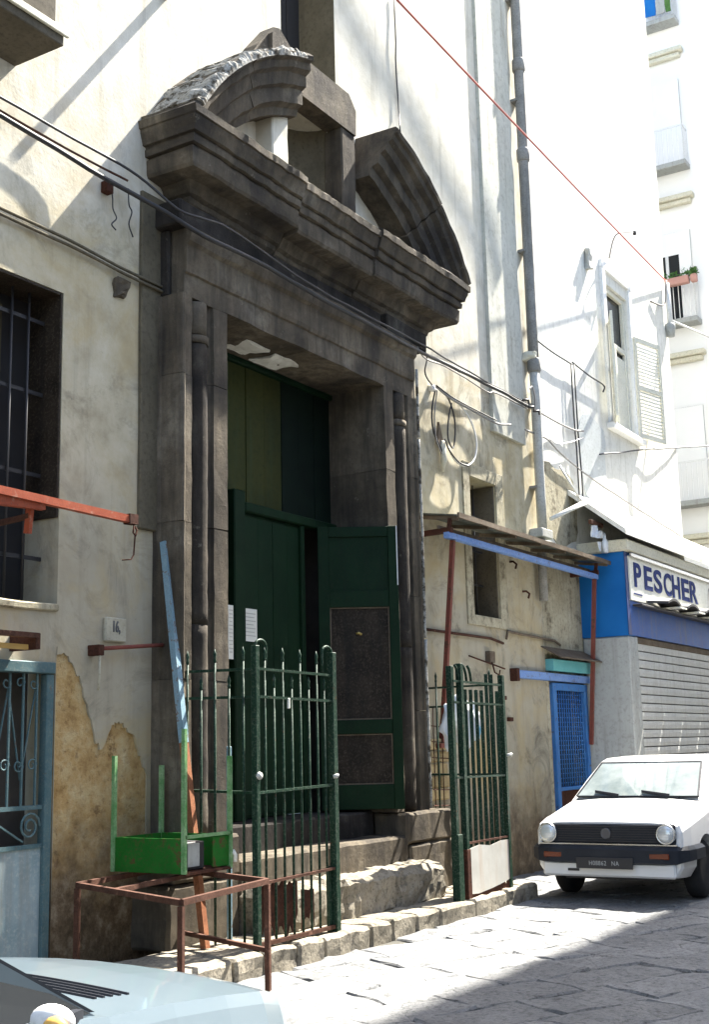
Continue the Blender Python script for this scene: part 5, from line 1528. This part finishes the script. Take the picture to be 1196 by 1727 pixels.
b.loft([[(x, BY - hw, z - 0.03), (x, BY - hw * 0.9, z + 0.01), (x, BY, z + 0.035), (x, BY + hw * 0.9, z + 0.01), (x, BY + hw, z - 0.03)] for x, hw, z in ((1.74, 0.63, roofz - 0.01), (1.5, 0.65, roofz + 0.01), (0.4, 0.65, roofz + 0.02), (-0.4, 0.62, roofz - 0.01))])
b.build('roof', M['car_blue'], cb)
MB().prism([A[-1][0] + Vector((0, 0.05, 0.01)), A[1][0] + Vector((0, -0.05, 0.01)), A[1][1] + Vector((0, -0.05, 0)), A[-1][1] + Vector((0, 0.05, 0))], (0.004, 0, 0.004)).build('windscreen', M['glass'], cb)
MB().prism([(-0.86, BY - 0.78, 0.97), (-0.86, BY + 0.78, 0.97), (-0.38, BY + 0.58, 1.37), (-0.38, BY - 0.58, 1.37)], (-0.006, 0, 0.004)).build('rear_window', M['pane'], cb)
# air slots at the back of the bonnet and the wiper
def hood_z(x, y):
    for (xa, ha, za, ca_), (xb, hb, zb_, cb_) in zip(bs[:-1], bs[1:]):
        if xa <= x <= xb:
            t = (x - xa) / (xb - xa)
            hw = ha + (hb - ha) * t; z = za + (zb_ - za) * t; c_ = ca_ + (cb_ - ca_) * t
            u = (y - BY) / hw
            return z + c_ * (1 - u * u)
    return bs[0][2]
for k in range(5):
    x = 2.60 + k * 0.032
    MB().tube([(x, y, hood_z(x, y) + 0.001) for y in [BY - 0.66 + 0.055 * i for i in range(9)]], 0.006, 5).build('air_slot', M['black_plastic'], cb)
MB().tube([(2.52, y, hood_z(2.52, y) + 0.03) for y in [BY - 0.30 + 0.12 * i for i in range(6)]], 0.010, 6).build('wiper', M['black_plastic'], cb)
MB().tube([(2.60, y, hood_z(2.60, y) + 0.012) for y in [BY - 0.05 + 0.1 * i for i in range(5)]], 0.008, 6).build('wiper', M['black_plastic'], cb)
mp = at(88, 1722, Z=1.02)
b = bmesh.new()
bmesh.ops.create_icosphere(b, subdivisions=3, radius=1, matrix=Matrix.Translation(mp) @ Matrix.Diagonal((0.032, 0.062, 0.036, 1)))
for f in b.faces: f.smooth = True
o = MB(); o.merge(b); mir = o.build('door_mirror', M['white_paint'], cb)
b = bmesh.new()
bmesh.ops.create_icosphere(b, subdivisions=2, radius=1, matrix=Matrix.Translation(mp + Vector((-0.022, -0.03, -0.008))) @ Matrix.Diagonal((0.020, 0.036, 0.026, 1)))
for f in b.faces: f.smooth = True
o = MB(); o.merge(b); o.build('mirror_lens', plain('amber_lens_pale', (0.75, 0.42, 0.10), 0.25), mir)
MB().bar(mp + Vector((0.02, 0.06, -0.03)), Vector((2.36, BY - 0.83, 0.975)), 0.025).build('mirror_stalk', M['black_plastic'], mir)

# ------------------------------------------------------------------ cables on the walls
def cable(label, pts, r, mat, name='cable', group=None, seg=6):
    o = MB().tube(pts, r, seg).build(name, mat)
    return tag(o, label, 'cable', group)
W = lambda px, py, Y: at(px, py, Y=Y)
def wob(pts, amp, seed=0, step=0.12):
    q = resample(pts, step)
    return [p + noise.noise_vector(p * 2.2 + Vector((seed * 5.0, 0, 0))) * amp for p in q]
main = [W(-30, 178, -.10), W(0, 196, -.10), W(150, 284, -.12), W(240, 335, -.22), W(345, 397, -.42), W(450, 450, -.42), W(560, 513, -.42), W(640, 556, -.40), W(706, 592, -.30), W(800, 637, -.12), W(890, 684, -.17)]
cable('thick black cable strung across the dark stone doorway', wob(smooth_path(main, 5), 0.012, 1), 0.021, M['cable'])
main2 = [W(-30, 147, -.08), W(0, 165, -.08), W(150, 248, -.10), W(232, 297, -.20), W(300, 352, -.38), W(345, 369, -.45), W(390, 388, -.45), W(520, 478, -.45), W(640, 543, -.43), W(706, 578, -.32), W(830, 648, -.12), W(892, 681, -.17)]
cable('thin dark cable above the thick one, looping over the doorway', wob(smooth_path(main2, 5), 0.012, 2), 0.012, M['cable'])
m3_ = [W(-30, 168, -.06), W(0, 186, -.06), W(150, 272, -.08), W(215, 305, -.16)]
cable('thin brown cable between the two dark ones on the sunlit upper left wall', wob(smooth_path(m3_, 4), 0.008, 3), 0.010, M['rust'])
m4_ = [W(704, 585, -.30), W(720, 606, -.14), W(760, 622, -.08), W(822, 660, -.06), W(836, 662, -.06), W(890, 690, -.16)]
cable('pale grey cable drooping below the black one right of the doorway', wob(smooth_path(m4_, 5), 0.01, 4), 0.010, M['cable_grey'])
cd = thing('conduit', 'pair of thin brown pipes climbing down the left wall and turning up beside the doorway', 'conduit', (7, -0.04, 5.5))
for k, dz in enumerate((0.0, -0.045)):
    pts = [W(-20, 340, -.04), W(0, 350, -.04), W(110, 402, -.04), W(200, 449, -.045), W(283, 489, -.05)]
    pts = [p + Vector((0, -0.004 * k, dz)) for p in pts]
    if k == 0: pts += [W(289, 486, -.05), W(291, 470, -.05), W(293, 392, -.05)]
    MB().tube(wob(pts, 0.006, k), 0.013, 6).build('conduit_pipe', M['strip'], cd)
hang = [[W(183, 308, -.05), W(189, 330, -.06), W(190, 352, -.06), W(196, 368, -.07), W(188, 378, -.07), W(195, 388, -.07)],
        [W(216, 318, -.06), W(217, 345, -.07), W(222, 358, -.07), W(217, 378, -.07), W(224, 400, -.07)]]
for k, h in enumerate(hang):
    cable('loose curled wire end dangling under the cables on the left wall, ' + ('the left of two' if k == 0 else 'the right of two'), smooth_path(h, 5), 0.006, M['cable'], 'wire', 'loose wire ends')
MB_ = MB().box(W(180, 308, -.05).x - 0.02, W(180, 308, -.05).x + 0.06, -0.07, 0, W(180, 312, -.05).z - 0.06, W(180, 305, -.05).z, 0.005)
tag(MB_.build('cable_clip', M['dark_rust']), 'dark cable clip on the wall where the wire ends hang down', 'clip')
# coil of cable right of the doorway
coil = thing('cable_coil', 'untidy coil of black and white cable hanging on the wall right of the doorway', 'cable coil', (12.9, -0.08, 5.3))
hk = W(735, 655, -.08)
for k, (pts, m_, r_) in enumerate((
    ([(705, 572), (720, 600), (717, 625), (722, 640), (735, 656)], 'cable', .009),
    ([(735, 655), (729, 690), (731, 725), (742, 752), (748, 768)], 'cable', .011),
    ([(738, 655), (733, 700), (736, 740), (745, 765)], 'cable_grey', .008),
    ([(740, 655), (758, 675), (768, 715), (765, 755), (756, 738), (757, 705), (762, 680)], 'cable', .010),
    ([(742, 657), (775, 682), (795, 712), (804, 745), (800, 775), (785, 786), (768, 776), (755, 752)], 'cable_white', .012),
    ([(750, 740), (760, 762), (775, 780), (790, 786)], 'cable', .011),
    ([(736, 652), (760, 672), (800, 694), (838, 714), (862, 716)], 'cable_grey', .014),
    ([(736, 650), (765, 671), (802, 691), (838, 709)], 'cable', .009))):
    MB().tube(smooth_path([W(x, y, -.05 - .012 * k) for x, y in pts], 5), r_, 6).build('cable_loop', M[m_], coil)
b = MB().stone(hk.x - 0.05, hk.x + 0.05, -0.09, 0.0, hk.z - 0.03, hk.z + 0.04, amp=0.02, step=0.04, seed=2)
b.build('hook_plate', M['white_paint'], coil)
p = W(742, 735, -.06)
MB().prism([p + Vector((-0.05, 0, -0.10)), p + Vector((0.0, 0, 0.17)), p + Vector((0.11, 0, -0.10))], (0, 0.03, 0)).build('slate_scrap', M['edge_rust'], coil)
MB().tube([p + Vector((0.06, 0, -0.05)), p + Vector((0.07, -0.01, -0.28)), p + Vector((0.05, 0, -0.42))], [0.035, 0.04, 0.015], 8).build('rag', M['cream_paint'], coil)
# clamps where the cables cross the drain pipe
cl = thing('cable_clamp', 'cluster of dark cable clamps on the drain pipe', 'clamp', (15.5, -0.2, 6.1))
for k, (px_, py_) in enumerate(((888, 676), (897, 688), (906, 695))):
    p = W(px_, py_, -.20)
    MB().tube([p + Vector((-0.07, 0.02, 0)), p + Vector((0, -0.03, 0.01)), p + Vector((0.09, 0.0, -0.01))], 0.016, 6).build('clamp_bar', M['cable'], cl)
p = W(899, 668, -.19)
MB().tube(smooth_path([p + Vector((-0.08, 0, 0.08)), p + Vector((0, 0, 0.13)), p + Vector((0.07, 0, 0.0)), p + Vector((0.09, 0.02, -0.2))], 5), 0.010, 6).build('clamp_hook', M['cable_grey'], cl)
Y2 = -.06
cable('black cable running down the white house wall beside the drain pipe', wob([W(872, -20, Y2), W(880, 235, Y2), W(890, 430, Y2), W(899, 560, Y2), W(909, 694, Y2)], 0.015, 5, 0.3), 0.014, M['cable'])
cable('black cable sagging from the drain pipe to the middle of the white house wall', wob(smooth_path([W(901, 570, Y2), W(930, 592, Y2), W(966, 615, Y2)], 5), 0.006, 6), 0.013, M['cable'])
cable('black cable from the wall bracket to the louvred window', smooth_path([W(966, 611, Y2), W(995, 634, Y2), W(1019, 650, Y2), W(1018, 661, Y2)], 5), 0.013, M['cable'])
for k in (0, 1):
    cable('black cable hanging down to the shop roof, ' + ('left' if k == 0 else 'right') + ' of a pair', wob([W(964 + 5 * k, 612, Y2), W(968 + 5 * k, 690, Y2), W(973 + 6 * k, 760, Y2), W(977 + 7 * k, 838, Y2)], 0.012, 8 + k, 0.3), 0.011, M['cable'], group='paired cables')
cable('grey cable from the pipe clamps to the hanging pair of cables', smooth_path([W(905, 692, -.16), W(940, 712, Y2), W(968, 725, Y2), W(985, 727, Y2)], 5), 0.014, M['cable_grey'])
cable('pale cable curving under the grey one on the white house wall', smooth_path([W(928, 741, Y2), W(940, 748, Y2), W(962, 746, Y2), W(984, 738, Y2)], 5), 0.010, M['cable_white'])
cable('grey cable slanting from the drain pipe down to the shop roof', wob(smooth_path([W(886, 725, -.16), W(905, 733, -.08), W(925, 742, Y2), W(945, 764, Y2), W(985, 797, Y2), W(1040, 835, Y2), W(1150, 905, Y2)], 4), 0.008, 9), 0.013, M['cable_grey'])
cable('white rod leaning up from the shop roof beside the cables', [W(944, 785, -.1), W(979, 842, -.3)], 0.016, M['cable_white'], 'rod')
cable('black cable with clips leading right across the white house wall', wob(smooth_path([W(1012, 766, Y2), W(1050, 763, Y2), W(1085, 758, Y2), W(1130, 756, Y2), at(1215, 751, X=26.9)], 5), 0.01, 10), 0.013, M['cable'])
tag(MB().tube([W(930, 875, -.30), W(990, 846, -.45)], [0.03, 0.04], 6).build('broken_board', M['white_wall']), 'broken white board sticking out at the corner of the shop roof', 'board')
e0, e1 = W(640, -32, -.9), at(1124, 474, X=22.25)
cable('thin red cable stretched high across from the church to the white house corner', sag(e0, e1, 0.02, 14), 0.014, M['cable_red'])
cable('thin dark cable hanging straight down the upper church wall', wob([W(666, -10, -.03), W(668, 100, -.03), W(673, 190, -.03), W(675, 224, -.2)], 0.012, 12, 0.2), 0.009, M['cable'])
# insulators at the far corner of the white house
t = thing('insulator_bracket', 'white pipe with grey insulators on the far corner of the white house', 'insulator', (22.25, -0.1, 9.5))
p0, p1 = at(1125, 478, X=22.20), at(1131, 548, X=22.20)
MB().tube([p0, p1], 0.05, 8).build('insulator_pipe', M['white_paint'], t)
MB().lathe(p1 + Vector((0, 0, -0.1)), [(0, -0.14), (0.07, -0.13), (0.10, 0.05), (0.09, 0.12), (0, 0.13)], 'z', 12).build('insulator_cup', M['grey_paint'], t)
MB().tube(smooth_path([p0 + Vector((0, 0, 0.05)), p0 + Vector((-0.12, -.02, -0.1)), p0 + Vector((-0.25, 0, -0.5)), p0 + Vector((-0.9, 0.05, -0.62))], 5), 0.016, 6).build('insulator_wire', M['cable_grey'], t)
cable('pale cable from the corner insulator out of the picture to the right', sag(p1 + Vector((0, 0, 0.1)), p1 + Vector((2.5, -2.6, -1.1)), 0.05, 8), 0.02, M['cable_white'])
t = thing('wall_lamp_arm', 'thin bent wire arm with small dark fittings high on the white house', 'wire arm', (20.5, -0.1, 10))
MB().tube(smooth_path([W(1028, 436, -.05), W(1035, 405, -.15), W(1045, 393, -.25), W(1068, 392, -.3)], 5), 0.012, 6).build('arm_wire', M['cable_grey'], t)
p = W(1071, 393, -.3)
MB().lathe(p, [(0, -0.04), (0.03, -0.03), (0.03, 0.03), (0, 0.04)], 'z', 10).build('arm_fitting', M['cable'], t)
p = W(994, 435, -.06)
tag(MB().stone(p.x - 0.08, p.x + 0.08, -0.1, 0, p.z - 0.22, p.z + 0.14, amp=0.05, step=0.08, seed=6).build('broken_bracket', M['pipe_pale']), 'small broken grey bracket on the white house left of the louvred window', 'bracket')
# stub and hooks on the grimy wall under the canopy
for i, (x, y) in enumerate(((671, 945), (890, 998))):
    p = W(866 + i * 22, 947 + i * 50, -.05)
    tag(MB().tube([p + Vector((0, 0.05, 0)), p, p + Vector((0.06, -0.02, -0.03)), p + Vector((0.02, -0.02, -0.09))], 0.014, 6).build('iron_hook', M['dark_rust']), 'small rusty iron hook in the wall ' + ('right of the narrow window under the canopy' if i == 0 else 'beside the drain pipe stub under the canopy'), 'hook')

# ------------------------------------------------------------------ unseen things added above the picture for their shadows
S_ = [(560, -20), (600, 50), (640, 122), (690, 192), (740, 290), (800, 400), (825, 500)]
pts = [at(x, y, Y=0.0) - SUN / SUN.y * 1.15 for x, y in S_]
cable('unseen thick overhead cable added to cast the curved shadow on the upper church wall', smooth_path(pts, 6), 0.048, M['cable'], 'shadow_cable')
p = at(276, -8, Y=0.0)
tag(MB().tube([p, p + Vector((0, -0.34, 0.0))], 0.045, 8).build('shadow_rod', M['dark_rust']), 'unseen iron rod in the wall above and left of the doorway, added for its shadow streak', 'rod')
